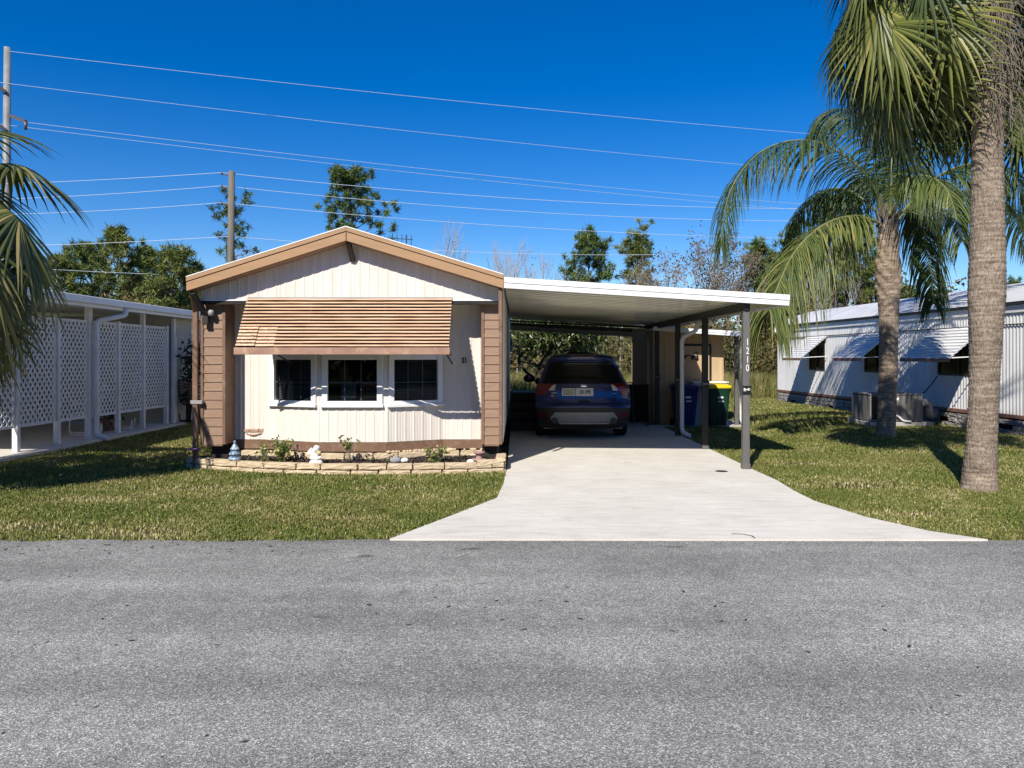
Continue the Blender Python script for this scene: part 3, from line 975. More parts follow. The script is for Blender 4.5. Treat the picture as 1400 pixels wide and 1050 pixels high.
# ------------------------------------------------------------------ storage shed
sh = thing('storage_shed', (4.0, 19.4, 0), 'tan storage shed with white roof edge behind the carport', 'shed')
SY = 17.98
mb = MB()
rib_wall(mb, (3.20, SY), (4.84, SY), .05, 2.22)
mb.box(3.2, 3.24, SY + .02, 21.4, .05, 2.22); mb.box(4.80, 4.84, SY + .02, 21.4, .05, 2.2); mb.box(3.24, 4.8, 21.36, 21.4, .05, 2.2)
mb.build('wall', M['shed_wall'], sh)
mb = MB(); mb.prism([(3.1, 2.225), (5.25, 2.12), (5.25, 2.15), (3.1, 2.26)], 4.0, 'y', SY - .52)
sr = mb.build('roof', M['roof_sheet'], sh)
mb = MB()
mb.prism([(3.1, 2.20), (5.25, 2.055), (5.25, 2.105), (3.1, 2.235)], .02, 'y', SY - .545)
mb.prism([(3.1, 2.237), (5.25, 2.107), (5.25, 2.175), (3.1, 2.29)], .025, 'y', SY - .552)
mb.build('fascia', M['white_metal'], sr)
mb = MB()
dx0, dx1, dzt = 3.86, 4.55, 1.905
mb.box(dx0, dx0 + .05, SY - .04, SY - .012, .06, dzt - .051, .003); mb.box(dx1 - .05, dx1, SY - .04, SY - .012, .06, dzt - .051, .003); mb.box(dx0, dx1, SY - .04, SY - .012, dzt - .05, dzt, .003)
dr = mb.build('door', M['black_iron'], sh)
mb = MB(); mb.box(dx0 + .051, dx1 - .051, SY - .03, SY - .014, .06, dzt - .052); mb.build('door_leaf', M['shed_wall'], dr)
mb = MB()      # black cut-out of a tractor with a bucket arm
ox, oz, oy = 4.10, 1.615, SY - .05
mb.prism([(ox - .02, oz - .04), (ox + .14, oz - .04), (ox + .14, oz + .02), (ox + .13, oz + .10), (ox + .04, oz + .10), (ox + .04, oz + .085), (ox + .115, oz + .085), (ox + .12, oz + .02), (ox + .05, oz + .02), (ox + .05, oz + .03), (ox - .02, oz + .01)], .012, 'y', oy)
mb.lathe([(.001, 0), (.045, 0), (.045, .012), (.001, .012)], 14, (ox + .10, oy - .014, oz - .045), axis='y')
mb.lathe([(.001, 0), (.03, 0), (.03, .012), (.001, .012)], 14, (ox + .0, oy - .014, oz - .055), axis='y')
mb.beam((ox - .02, oy, oz), (ox - .10, oy, oz + .035), .012, .018); mb.beam((ox - .10, oy, oz + .035), (ox - .155, oy, oz - .02), .012, .018)
mb.prism([(ox - .19, oz + .02), (ox - .14, oz + .03), (ox - .15, oz - .05), (ox - .18, oz - .05)], .012, 'y', oy - .001)
mb.build('tractor_ornament', M['black_iron'], dr)
mb = MB(); mb.box(5.0, 5.09, SY - .38, SY - .29, .02, 2.08, .006); mb.build('post', M['post_metal'], sh)
mb = MB(); pipe(mb, [(5.17, SY - .42, 2.05), (5.17, SY - .42, 1.85), (5.14, SY - .42, 1.70), (5.14, SY - .42, .12), (5.24, SY - .52, .05)], .048); mb.build('downspout', M['white_metal'], sh)
mb = MB(); mb.box(3.0, 5.3, SY - .5, 21.6, .0, .045); mb.build('floor_slab', M['concrete_pad'], sh)

# white cabinet beside the shed door
mb = MB(); mb.box(4.06, 4.83, SY - .36, SY - .06, .05, 1.0, .01)
wc = thing('storage_cabinet', (4.45, SY - .2, .05), 'low white cabinet standing against the tan shed behind the yellow lidded bin', 'cabinet')
mb.build('body', M['white_paint'], wc)
mb = MB(); mb.box(4.03, 4.86, SY - .39, SY - .05, 1.001, 1.035, .008); mb.build('top', M['white_paint'], wc)
for q in (4.08, 4.455):
    mb = MB(); mb.box(q, q + .355, SY - .375, SY - .361, .09, .97, .004); d_ = mb.build('door', M['white_paint'], wc)
    mb = MB(); mb.box(q + (.30 if q < 4.2 else .03), q + (.32 if q < 4.2 else .05), SY - .39, SY - .376, .5, .62, .003); mb.build('handle', M['silver_plastic'], d_)

# ------------------------------------------------------------------ wheeled bins
def bin_(name, x, y, body, lid, label, lidlabel):
    r = thing(name, (x, y, 0), label, 'bin', 'wheeled bins beside the carport')
    mb = MB()
    rows = []
    prof = [(.08, .205, .23), (.30, .222, .25), (.62, .25, .275), (.80, .262, .29), (.86, .285, .31), (.90, .288, .315)]
    for z, hw, hd in prof:
        ring = []
        for k in range(28):
            a = 2 * math.pi * k / 28
            ca, sa = math.cos(a), math.sin(a)
            e = .32
            ring.append((x + hw * math.copysign(abs(ca) ** e, ca), y + hd * math.copysign(abs(sa) ** e, sa) + .02 * (.9 - z) , z))
        ring.append(ring[0]); rows.append(ring)
    mb.grid(rows, True)
    mb.box(x - .2, x + .2, y - .2, y + .22, .078, .09)
    for q in (-.12, 0, .12):      # moulded ribs on the front
        mb.box(x + q - .012, x + q + .012, y - .262, y - .23, .12, .50, .004)
    b = mb.build('body', body, r)
    mb = MB()
    rows = []
    for z, s in ((.905, 1.03), (.935, 1.06), (.96, 1.0), (.985, .8), (.992, .4), (.994, .01)):
        ring = []
        for k in range(28):
            a = 2 * math.pi * k / 28
            ca, sa = math.cos(a), math.sin(a)
            ring.append((x + .29 * s * math.copysign(abs(ca) ** .32, ca), y + .32 * s * math.copysign(abs(sa) ** .32, sa), z))
        ring.append(ring[0]); rows.append(ring)
    mb.grid(rows, True)
    mb.build('lid', lid, r, lidlabel)
    mb = MB(); mb.tube([(x - .2, y + .33, .93), (x + .2, y + .33, .93)], .016, 8); mb.box(x - .21, x - .18, y + .26, y + .345, .90, .95); mb.box(x + .18, x + .21, y + .26, y + .345, .90, .95); mb.build('handle', body, r)
    for q in (-1, 1):
        mb = MB(); mb.lathe([(.02, -.025), (.09, -.025), (.10, -.015), (.10, .015), (.09, .025), (.02, .025)], 20, (x + q * .235, y + .22, .10), axis='x'); mb.build('wheel', M['rubber'], r)
    mb = MB(); mb.box(x - .02, x + .10, y - .286, y - .272, .60, .625, .002); mb.box(x - .03, x + .09, y - .29, y - .276, .68, .72, .002); mb.build('sticker', M['white_paint'], b)
    return r
bin_('wheeled_bin', 4.50, 17.35, M['bin_green'], M['lid_yellow'], 'green wheeled bin with a bright yellow lid beside the shed', 'bright yellow lid')
bin_('wheeled_bin', 3.80, 17.42, M['bin_blue'], M['bin_blue'], 'dark blue wheeled bin with a blue lid beside the shed', None)

# ------------------------------------------------------------------ blue SUV
CXc, CYr = 1.29, 14.62
suv = thing('suv', (CXc, CYr + 2.2, 0.02), 'dark blue sport utility car parked nose in under the carport', 'car')
HW = [(.22, .80), (.34, .87), (.50, .905), (.70, .92), (.92, .92), (1.02, .905), (1.10, .86), (1.30, .775), (1.46, .70), (1.56, .655), (1.62, .60), (1.655, .48), (1.675, .3)]
RY = [(.22, .16), (.34, .04), (.50, .0), (.66, .0), (.70, .05), (.74, .10), (.92, .13), (1.02, .14), (1.10, .19), (1.30, .33), (1.46, .43), (1.54, .36), (1.60, .34), (1.62, .37), (1.655, .55), (1.675, .9)]
def lerp_t(tab, z):
    if z <= tab[0][0]: return tab[0][1]
    for (a, p), (b, q) in zip(tab[:-1], tab[1:]):
        if z <= b: return p + (q - p) * (z - a) / (b - a)
    return tab[-1][1]
def hw(z): return lerp_t(HW, z)
def ry(x, z):
    h = hw(z)
    return CYr + lerp_t(RY, z) + .22 * min(1, abs(x) / h) ** 5 + .03 * (x / h) ** 2
zs = sorted(set([a for a, _ in HW] + [a for a, _ in RY] + [.42, .58, .82, 1.2, 1.38]))
mb = MB()
xf = [-1, -.97, -.92, -.85, -.75, -.6, -.4, -.2, 0, .2, .4, .6, .75, .85, .92, .97, 1]
mb.grid([[(CXc + hw(z) * q, ry(hw(z) * q, z), z) for q in xf] for z in zs], True)
# sides: from the rear corner to the nose, narrowing, bonnet line drops
LEN = 4.45
def side_x(z, yq):
    taper = 1 - .10 * max(0, (yq - 3.4) / 1.05) ** 2
    return hw(z) * taper
def top_z(yq):     # roof and bonnet profile
    return lerp_t([(0, 1.675), (1.9, 1.675), (2.5, 1.60), (3.3, 1.12), (3.4, 1.08), (4.2, .95), (4.45, .78)], yq)
for sg in (-1, 1):
    rows = []
    for z in zs:
        row = []
        y0 = ry(hw(z), z) - CYr
        for k in range(15):
            yq = y0 + (LEN - y0) * k / 14
            zz = min(z, top_z(yq))
            row.append((CXc + sg * side_x(zz, yq), CYr + yq, zz))
        rows.append(row)
    mb.grid(rows if sg > 0 else [r[::-1] for r in rows], True)
# roof cap and nose
rows = []
for k in range(15):
    yq = .9 + (LEN - .9) * k / 14
    zz = top_z(yq)
    rows.append([(CXc + hw(min(zz, 1.675)) * q * (1 - .1 * max(0, (yq - 3.4) / 1.05) ** 2), CYr + yq, zz + .02 * (1 - q * q)) for q in (-1, -.6, -.2, .2, .6, 1)])
mb.grid(rows, True)
mb.box(CXc - .78, CXc + .78, CYr + LEN - .02, CYr + LEN, .25, .78)
mb.box(CXc - .75, CXc + .75, CYr + .3, CYr + LEN - .1, .21, .23)
body = mb.build('body', M['car_paint'], suv)
def patch(mb, pts_rows, off):
    mb.grid([[(CXc + x, ry(x, z) - off, z) for x, z in r] for r in pts_rows], True)
def band(z0, z1, x0f, x1f, nz=5, nx=12):
    rows = []
    for i in range(nz + 1):
        z = z0 + (z1 - z0) * i / nz
        a, b = x0f(z), x1f(z)
        rows.append([(a + (b - a) * k / nx, z) for k in range(nx + 1)])
    return rows
mb = MB(); patch(mb, band(1.09, 1.505, lambda z: -hw(z) * .90, lambda z: hw(z) * .90, 8, 16), .008); mb.build('rear_window', M['dark_glass'], suv)
mb = MB(); patch(mb, band(1.585, 1.60, lambda z: -.22, lambda z: .22, 2, 8), .006); mb.build('brake_light', M['tail_red'], suv)
for sg in (-1, 1):
    mb = MB()
    def xa(z): return sg * (hw(z) * (.985))
    def xb(z): return sg * (hw(z) * (.985) - (.15 + .17 * max(0, (z - .86) / .24)))
    patch(mb, band(.86, 1.085, xa, xb, 6, 10), .012)
    tl = mb.build('tail_light', M['tail_red'], suv)
    # wrap onto the flank
    mb = MB(); patch(mb, band(.955, 1.065, lambda z: sg * (hw(z) * .985 - .23 - .06 * (z - .955) / .11), lambda z: sg * (hw(z) * .985 - .345), 3, 4), .016); mb.build('reversing_lens', M['lens_white'], tl)
    mb = MB(); patch(mb, band(.445, .515, lambda z: sg * hw(z) * .965, lambda z: sg * hw(z) * .78, 2, 6), .010); mb.build('reflector', M['tail_red'], suv)
    mb = MB()
    mx = CXc + sg * 1.0
    mb.ico((mx, CYr + 2.75, 1.12), .13, 1.0, .45, .72, 0, 16, 10); mb.beam((CXc + sg * .86, CYr + 2.78, 1.06), (mx, CYr + 2.76, 1.09), .05, .04)
    mb.build('wing_mirror', M['car_paint'], suv)
    mb = MB(); mb.lathe([(.055, 0), (.06, .01), (.06, .16), (.05, .16), (.05, .02)], 20, (CXc + sg * .56, CYr - .02, .385), axis='y'); mb.build('exhaust', M['dark_metal'], suv)
    mb = MB()
    rows = []
    for z in (1.12, 1.2, 1.3, 1.4, 1.48):
        rows.append([(CXc + sg * (hw(z) + .004), CYr + yq, z) for yq in (1.0, 1.6, 2.2, 2.6)])
    mb.grid(rows, True); mb.build('side_window', M['dark_glass'], suv)
# lower black bumper and silver guard
mb = MB(); patch(mb, band(.225, .40, lambda z: -hw(z) * .985, lambda z: hw(z) * .985, 4, 20), .010); patch(mb, band(.40, .63, lambda z: -hw(z) * .99, lambda z: hw(z) * .99, 4, 20), .006); bu = mb.build('bumper', M['dark_metal'], suv)
mb = MB()
def gx(z): return .50 + .14 * min(1, max(0, (z - .33) / .08)) - .09 * max(0, (z - .45) / .10)
rows = []
for i in range(8):
    z = .355 + (.545 - .355) * i / 7
    rows.append([(gx(z) * q, z) for q in np.linspace(-1, 1, 15)])
patch(mb, rows, .022)
mb.prism([(CXc - .45, .325), (CXc + .45, .325), (CXc + .50, .352), (CXc - .50, .352)], .04, 'y', CYr - .03)
mb.build('skid_plate', M['silver_plastic'], bu)
mb = MB(); patch(mb, band(.635, .65, lambda z: -.52, lambda z: .52, 2, 8), .014); mb.build('bumper_step', M['car_paint'], bu)
# plate recess, plates, badge bar
mb = MB(); patch(mb, band(1.015, 1.045, lambda z: -.44, lambda z: .44, 2, 10), .03); patch(mb, band(1.008, 1.018, lambda z: -.44, lambda z: .44, 1, 10), .018); mb.build('hatch_bar', M['car_paint'], suv)
mb = MB()
mb.lathe([(.002, 0), (.07, 0), (.07, .012), (.06, .016), (.002, .016)], 24, (0, 0, 0), axis='y')
mb.v = [(CXc + p[0], CYr + .12 - p[1], 1.045 + p[2] * .42) for p in mb.v]
bd = mb.build('badge', M['chrome'], suv)
px0 = CXc - .40
def plate(x0, x1, z0, z1, m, name='licence_plate'):
    mb = MB(); y = CYr + .10
    mb.box(x0, x1, y - .012, y, z0, z1, .004); o = mb.build(name, m, suv)
    mb = MB()
    mb.box(x0 - .008, x0 + .006, y - .018, y - .0125, z0 - .008, z1 + .008, .002); mb.box(x1 - .006, x1 + .008, y - .018, y - .0125, z0 - .008, z1 + .008, .002)
    mb.box(x0 + .0065, x1 - .0065, y - .018, y - .0125, z0 - .008, z0 + .004, .002); mb.box(x0 + .0065, x1 - .0065, y - .018, y - .0125, z1 - .004, z1 + .008, .002)
    mb.build('plate_frame', M['chrome'], o)
    return o, y
o, y = plate(X(769, 14.7), X(785.5, 14.7), .865, .995, M['plate_yellow'])
mb = MB()
for q in range(3):
    mb.box(X(771, 14.7), X(783, 14.7), y - .0145, y - .0125, .885 + .03 * q, .893 + .03 * q)
mb.build('plate_print', M['grey_wall'], o)
o, y = plate(X(787.5, 14.7), X(810.5, 14.7), .86, 1.0, M['plate_white'])
text_mesh('plate_number', 'GK 69B', .092, M['number_black'], ((X(787.5, 14.7) + X(810.5, 14.7)) / 2 + .01, y - .0135, .93), o, sx=.72, bold=.002)
for sx_, zz, wd in ((-.62, .90, .11), (-.63, .845, .06), (.56, .89, .07)):
    mb = MB(); patch(mb, band(zz, zz + .016, lambda z: sx_, lambda z: sx_ + wd, 1, 6), .010); mb.build('trim_badge', M['chrome'], suv)
mb = MB(); mb.box(CXc - .10, CXc + .10, CYr + .075, CYr + .10, .745, .785, .004); mb.build('hatch_handle', M['black'], suv)
mb = MB(); mb.tube([(CXc, CYr + .9, 1.68), (CXc + .0, CYr + .98, 1.80)], [.008, .004], 6); mb.build('antenna', M['black'], suv)
mb = MB(); mb.beam((CXc - .05, CYr + .19, 1.10), (CXc + .28, CYr + .235, 1.155), .018, .012); mb.build('wiper', M['black'], suv)
for sg in (-1, 1):
    for yq in (.86, 3.55):
        mb = MB()
        cx_ = CXc + sg * .79
        mb.lathe([(.20, -.115), (.31, -.115), (.335, -.09), (.345, 0), (.335, .09), (.31, .115), (.20, .115)], 36, (cx_, CYr + yq, .367), axis='x')
        wh = mb.build('wheel', M['rubber'], suv)
        mb = MB(); mb.lathe([(.01, -.06), (.20, -.1), (.215, .0), (.20, .1), (.01, .06)], 24, (cx_, CYr + yq, .367), axis='x'); mb.build('rim', M['alloy'], wh)

# ------------------------------------------------------------------ entry steps with rail by the side door
es = thing('entry_steps', (.18, 17.3, 0.02), 'dark entry steps with an iron handrail beside the car', 'steps')
mb = MB()
for k in range(3):
    mb.box(-.12, .62 - .02 * k, 16.5 + .3 * k, 18.3, .024 + .2 * k, .22 + .2 * k, .01)
mb.box(-.12, .6, 17.3, 18.3, .625, .80, .01)
mb.build('treads', M['dark_metal'], es)
mb = MB()
mb.tube([(.52, 16.5, .95), (.52, 17.2, 1.42), (.05, 18.3, 1.50)], .018, 8)
for q, zt in ((16.55, .98), (16.9, 1.20), (17.2, 1.40)):
    mb.tube([(.52, q, .10), (.52, q, zt)], .013, 8)
mb.build('handrail', M['black_iron'], es)
# folded garden chair leaning on the rear panel
fc = thing('folding_chair', (2.62, 18.3, .022), 'folded dark metal chair leaning near the rear panel of the carport', 'chair')
mb = MB()
for q in (2.48, 2.76):
    mb.tube([(q, 18.15, .03), (q + .02, 18.45, .98)], .013, 8)
    mb.tube([(q + .05, 18.22, .03), (q - .02, 18.46, .80)], .012, 8)
mb.tube([(2.50, 18.45, .98), (2.78, 18.45, .98)], .013, 8)
mb.build('frame', M['post_metal'], fc)
mb = MB(); mb.beam((2.63, 18.31, .45), (2.63, 18.44, .90), .24, .02); mb.build('seat', M['dark_metal'], fc)

# ------------------------------------------------------------------ planter
def block(mb, c, t_, L, h, dpt, jit=.006):
    """split-faced block: subdivided box with rough faces; c = middle of the outer bottom edge, t_ = direction along the wall"""
    t_ = Vector((t_[0], t_[1], 0)).normalized(); nn = Vector((-t_.y, t_.x, 0))
    nx_, ny_, nz_ = 6, 3, 4
    V = {}; vs = []; fs = []
    def vid(i, j, k):
        if (i, j, k) not in V:
            fx, fy, fz = i / nx_, j / ny_, k / nz_
            r = .010
            ex = min(fx, 1 - fx) == 0; ey = min(fy, 1 - fy) == 0; ez = min(fz, 1 - fz) == 0
            sh = .006 if (ex + ey + ez) >= 2 else 0
            px = (fx - .5) * L * (1 - (sh * 2 / L)); py_ = fy * dpt * (1 - sh / dpt) + sh * .5; pz = fz * h * (1 - sh / h) + sh * .5
            p = Vector(c) + t_ * px + nn * py_ + Vector((0, 0, pz))
            p += Vector((random.uniform(-jit, jit), random.uniform(-jit, jit), random.uniform(-jit, jit) * .6))
            V[(i, j, k)] = len(vs); vs.append(p)
        return V[(i, j, k)]
    for i in range(nx_):
        for j in range(ny_):
            fs.append((vid(i, j, 0), vid(i, j + 1, 0), vid(i + 1, j + 1, 0), vid(i + 1, j, 0)))
            fs.append((vid(i, j, nz_), vid(i + 1, j, nz_), vid(i + 1, j + 1, nz_), vid(i, j + 1, nz_)))
    for i in range(nx_):
        for k in range(nz_):
            fs.append((vid(i, 0, k), vid(i + 1, 0, k), vid(i + 1, 0, k + 1), vid(i, 0, k + 1)))
            fs.append((vid(i, ny_, k), vid(i, ny_, k + 1), vid(i + 1, ny_, k + 1), vid(i + 1, ny_, k)))
    for j in range(ny_):
        for k in range(nz_):
            fs.append((vid(0, j, k), vid(0, j, k + 1), vid(0, j + 1, k + 1), vid(0, j + 1, k)))
            fs.append((vid(nx_, j, k), vid(nx_, j + 1, k), vid(nx_, j + 1, k + 1), vid(nx_, j, k + 1)))
    mb.add(vs, fs, False)

def chain(pts, n=200):
    pts = [Vector((p[0], p[1], p[2] if len(p) > 2 else 0)) for p in pts]
    out = []
    for i in range(len(pts) - 1):
        p0 = pts[max(i - 1, 0)]; p1 = pts[i]; p2 = pts[i + 1]; p3 = pts[min(i + 2, len(pts) - 1)]
        for k in range(n // (len(pts) - 1)):
            t_ = k / (n // (len(pts) - 1))
            out.append(.5 * ((2 * p1) + (p2 - p0) * t_ + (2 * p0 - 5 * p1 + 4 * p2 - p3) * t_ ** 2 + (3 * p1 - p0 - 3 * p2 + p3) * t_ ** 3))
    out.append(pts[-1])
    return out

def course(mb, path, z0, h, lens, dpt=.14, slope=None, start=0.0, gap=.016):
    cum = [0]
    for a, b in zip(path[:-1], path[1:]): cum.append(cum[-1] + (b - a).length)
    tot = cum[-1]
    def at(s):
        s = min(max(s, 0), tot)
        for i in range(len(cum) - 1):
            if s <= cum[i + 1]:
                q = (s - cum[i]) / max(1e-9, cum[i + 1] - cum[i])
                return path[i].lerp(path[i + 1], q)
        return path[-1]
    s = start
    while s < tot - .05:
        L = random.uniform(*lens)
        if tot - s - L < .12: L = tot - s
        a, b = at(s), at(s + L)
        m = (a + b) / 2
        zz = z0 + (slope(m.x) if slope else 0) + random.uniform(-.003, .003)
        block(mb, (m.x, m.y, zz), (b - a), (b - a).length - gap, h - .009, dpt + random.uniform(-.01, .01))
        s += L

ped = thing('planter', (-2.5, 10.7, 0), 'low curved planter bed of tan split blocks in front of the house', 'planter')
front = chain([(X(252, 11.05), 11.08), (X(290, 10.9), 10.88), (X(335, 10.68), 10.66), (X(385, 10.5), 10.50), (X(450, 10.42), 10.42), (X(530, 10.42), 10.42), (X(600, 10.48), 10.48), (X(650, 10.56), 10.56), (-.16, 10.66)])
rise = lambda x: .045 * max(0, (x + .75) / .6) ** 1.0
mb = MB()
course(mb, front, -.012, .082, (.34, .5), .15, None, 0.0)
course(mb, front, .072, .084, (.34, .58), .15, rise, 0.0)
course(mb, [p for p in front if p.x > -.75], .072, .06, (.3, .45), .13)
# right return along the driveway
course(mb, [Vector((-.15, 10.68, 0)), Vector((-.15, 11.25, 0))], -.02, .08, (.2, .3), .14)
course(mb, [Vector((-.15, 10.70, 0)), Vector((-.15, 11.25, 0))], .06, .08, (.22, .3), .14)
course(mb, [Vector((-.15, 10.69, 0)), Vector((-.15, 11.25, 0))], .14, .07, (.2, .34), .14)
# left return
course(mb, [Vector((X(292, 11.45) - .02, 11.75, 0)), Vector((front[0].x, front[0].y + .1, 0))], .045, .07, (.3, .45), .13)
mb.build('front_wall', M['planter_block'], ped)
mb = MB()
backp = [Vector((-4.1, 11.37, 0)), Vector((-3.78, 11.37, 0)), Vector((-2.86, 10.99, 0)), Vector((-1.87, 10.99, 0)), Vector((-1.09, 11.33, 0)), Vector((-.35, 11.33, 0))]
course(mb, backp, .045, .085, (.3, .45), .1)
course(mb, backp, .135, .095, (.36, .5), .1)
for k in range(46):        # broken pebbled top edge on the right half
    q = random.uniform(0, 1)
    a = Vector((-1.87, 10.99)).lerp(Vector((-1.09, 11.33)), min(1, q * 2)) if q < .5 else Vector((-1.09, 11.33)).lerp(Vector((-.4, 11.33)), (q - .5) * 2)
    mb.ico((a.x, a.y + .04, .235), random.uniform(.015, .03), 1.2, 1, .8, .2, 7, 5)
mb.build('back_wall', M['planter_block'], ped)

# mulch
fl_ = [Vector((p.x, p.y + .10, 0)) for p in front[::4]]
mb = MB()
rows = []
for j in range(13):
    f = j / 12
    row = []
    for i, p in enumerate(fl_):
        yb = 11.40
        row.append((p.x + .02, p.y + (yb - p.y) * f, .085 + .035 * f + random.uniform(-.012, .015)))
    rows.append(row)
mb.grid(rows, True)
tag(mb.build('mulch', M['mulch_soil']), kind='stuff')
# loose mulch chips
n = 9000
fx = rng.uniform(-4.7, -.3, n)
fpx = np.array([p.x for p in front]); fpy = np.array([p.y for p in front])
yf_ = np.interp(fx, fpx, fpy) + .12
fy = yf_ + rng.uniform(0, 1, n) * (11.3 - yf_)
V = np.zeros((n, 4, 3))
a = rng.uniform(0, math.pi, n); L = rng.uniform(.012, .035, n); wdt = rng.uniform(.004, .010, n)
tl_ = rng.uniform(-.5, .5, n)
d = np.stack([np.cos(a), np.sin(a), np.sin(tl_)], 1); s_ = np.stack([-np.sin(a), np.cos(a), rng.uniform(-.4, .4, n)], 1)
c = np.stack([fx, fy, .112 + .03 * (fy - yf_) / np.maximum(.1, 11.4 - yf_) + rng.uniform(0, .012, n)], 1)
V[:, 0] = c - d * L[:, None] - s_ * wdt[:, None]; V[:, 1] = c + d * L[:, None] - s_ * wdt[:, None]
V[:, 2] = c + d * L[:, None] + s_ * wdt[:, None]; V[:, 3] = c - d * L[:, None] + s_ * wdt[:, None]
tag(np_mesh('mulch_chips', V.reshape(-1, 3), np.arange(n * 4).reshape(-1, 4), M['mulch_chip'], None, np.repeat(rng.uniform(0, 1, n), 4)), kind='stuff')

# ornaments
bx, by, bz = X(321, 10.85), 10.85, .10
mb = MB()
pr = [(.03, 0), (.032, .05), (.09, .055), (.083, .075), (.052, .12), (.082, .125), (.074, .145), (.043, .19), (.062, .195), (.055, .212), (.028, .255), (.012, .29), (.018, .30), (.010, .318), (.001, .322)]
mb.lathe(pr, 28, (bx, by, bz), True, lambda a, z: 1 + .07 * math.cos(7 * a + z * 30) if .05 < z < .26 else 1.0)
tag(mb.build('ceramic_tree', M['ceramic_blue']), 'blue and white ceramic fir tree ornament at the left end of the planter', 'ornament')

st = thing('garden_statue', (X(432, 10.62), 10.62, .10), 'white kneeling child statue with wings in the middle of the planter', 'statue')
sx_, sy_ = X(432, 10.62), 10.62
mb = MB()
mb.lathe([(.075, 0), (.085, .03), (.078, .07), (.06, .11), (.05, .15), (.036, .175)], 18, (sx_, sy_, .10), True, lambda a, z: 1 + .10 * math.sin(3 * a) * (1 if z < .1 else .4))
mb.ico((sx_ + .05, sy_ - .03, .15), .04, 1.2, 1, .9, .06); mb.ico((sx_ - .045, sy_ - .04, .14), .04, 1.1, 1.1, .8, .06)
mb.tube([(sx_ + .05, sy_, .25), (sx_ + .07, sy_ - .04, .21), (sx_ + .02, sy_ - .07, .20)], [.018, .016, .013], 8)
mb.tube([(sx_ - .05, sy_, .25), (sx_ - .06, sy_ - .05, .21), (sx_ - .01, sy_ - .07, .20)], [.018, .016, .013], 8)
mb.build('body', M['statue_white'], st)
mb = MB(); mb.ico((sx_ + .005, sy_ - .01, .325), .043, 1, 1, 1.1, .02, 14, 10); mb.ico((sx_ + .005, sy_ - .053, .322), .008, nu=8, nv=6); mb.build('head', M['statue_white'], st)
mb = MB(); mb.ico((sx_ + .008, sy_ + .006, .338), .046, 1.05, 1, .95, .07, 14, 10); mb.build('hair', M['statue_white'], st)
mb = MB()
mb.prism([(sx_ - .03, .25), (sx_ - .14, .26), (sx_ - .12, .30), (sx_ - .08, .345), (sx_ - .03, .31)], .03, 'y', sy_ + .03)
mb.build('wing', M['statue_white'], st)
mb = MB(); mb.ico((sx_ + .05, sy_ - .035, .28), .03, 1.1, 1, 1, .12); mb.build('bouquet', M['straw_hair'], st)

pk = thing('pink_pot', (X(655, 10.95), 10.95, .12), 'small weathered pink flower pot on the mulch beside the right panel', 'pot')
mb = MB(); mb.lathe([(.10, 0), (.115, .02), (.10, .035), (.04, .04), (.05, .10), (.085, .115), (.085, .13), (.06, .128), (.04, .08)], 22, (X(655, 10.95), 10.95, .12)); mb.build('bowl', M['pink_pot'], pk)
for i, (uu, yy, r, mt, lb) in enumerate(((541, 10.80, .06, 'grey_rock', 'rounded grey stone at the left of the pair in the planter'), (553, 10.82, .045, 'statue_white', 'pale white stone beside the grey stone in the planter'),
                             (643, 10.72, .04, 'statue_white', 'small white stone near the pink pot in the planter'))):
    mb = MB(); mb.ico((X(uu, yy), yy, .12 + r * .5), r, 1.3, 1, .9, .10, 12, 8)
    tag(mb.build('stone', M[mt]), lb, 'stone')
# purple solar light on a stake
slt = thing('solar_light', (X(265, 11.0), 11.02, .0), 'purple flower shaped garden light on a thin stake at the planter corner', 'light')
mb = MB(); mb.tube([(X(265, 11.0), 11.02, 0.0), (X(265, 11.0), 11.02, .24)], .006, 6); mb.build('stake', M['silver_plastic'], slt)
mb = MB()
for k in range(6):
    a = k * math.pi / 3
    mb.ico((X(265, 11.0) + .05 * math.cos(a), 11.02 + .05 * math.sin(a), .265 + .004 * k), .04, 1.1, 1.1, .35, .05, 8, 6)
mb.lathe([(.012, 0), (.03, .02), (.03, .03), (.002, .035)], 12, (X(265, 11.0), 11.02, .235)); mb.build('petals', M['purple'], slt)

# generic leaf cloud -------------------------------------------------------
def leaves_at(C, size, ratio=.5, up=.3, droop=0.0, outward=None):
    """one rhombus leaf (4 verts, 2 tris folded) at every point of C"""
    n = len(C)
    d = rng.normal(size=(n, 3)); d[:, 2] += up
    if outward is not None: d += outward
    d /= np.linalg.norm(d, axis=1)[:, None]
    r = rng.normal(size=(n, 3)); s = np.cross(d, r); s /= np.linalg.norm(s, axis=1)[:, None] + 1e-9
    L = (size * rng.uniform(.6, 1.3, n))[:, None]
    V = np.zeros((n, 4, 3))
    nn = np.cross(d, s)
    V[:, 0] = C; V[:, 1] = C + d * L * .45 + s * L * ratio * .5 + nn * L * .08; V[:, 2] = C + d * L; V[:, 3] = C + d * L * .45 - s * L * ratio * .5 + nn * L * .08
    V[:, 2, 2] -= droop * L[:, 0]
    return V.reshape(-1, 3), n

def leaf_obj(name, C, size, mat, parent, ratio=.5, up=.3, droop=0.0, outward=None, rbias=None):
    V, n = leaves_at(C, size, ratio, up, droop, outward)
    i = np.arange(n)[:, None] * 4
    Fq = i + np.array([[0, 1, 2, 3]])
    rv = rng.uniform(0, 1, n) if rbias is None else np.clip(rbias + rng.normal(0, .18, n), 0, 1)
    return np_mesh(name, V, Fq, mat, parent, np.repeat(rv, 4))

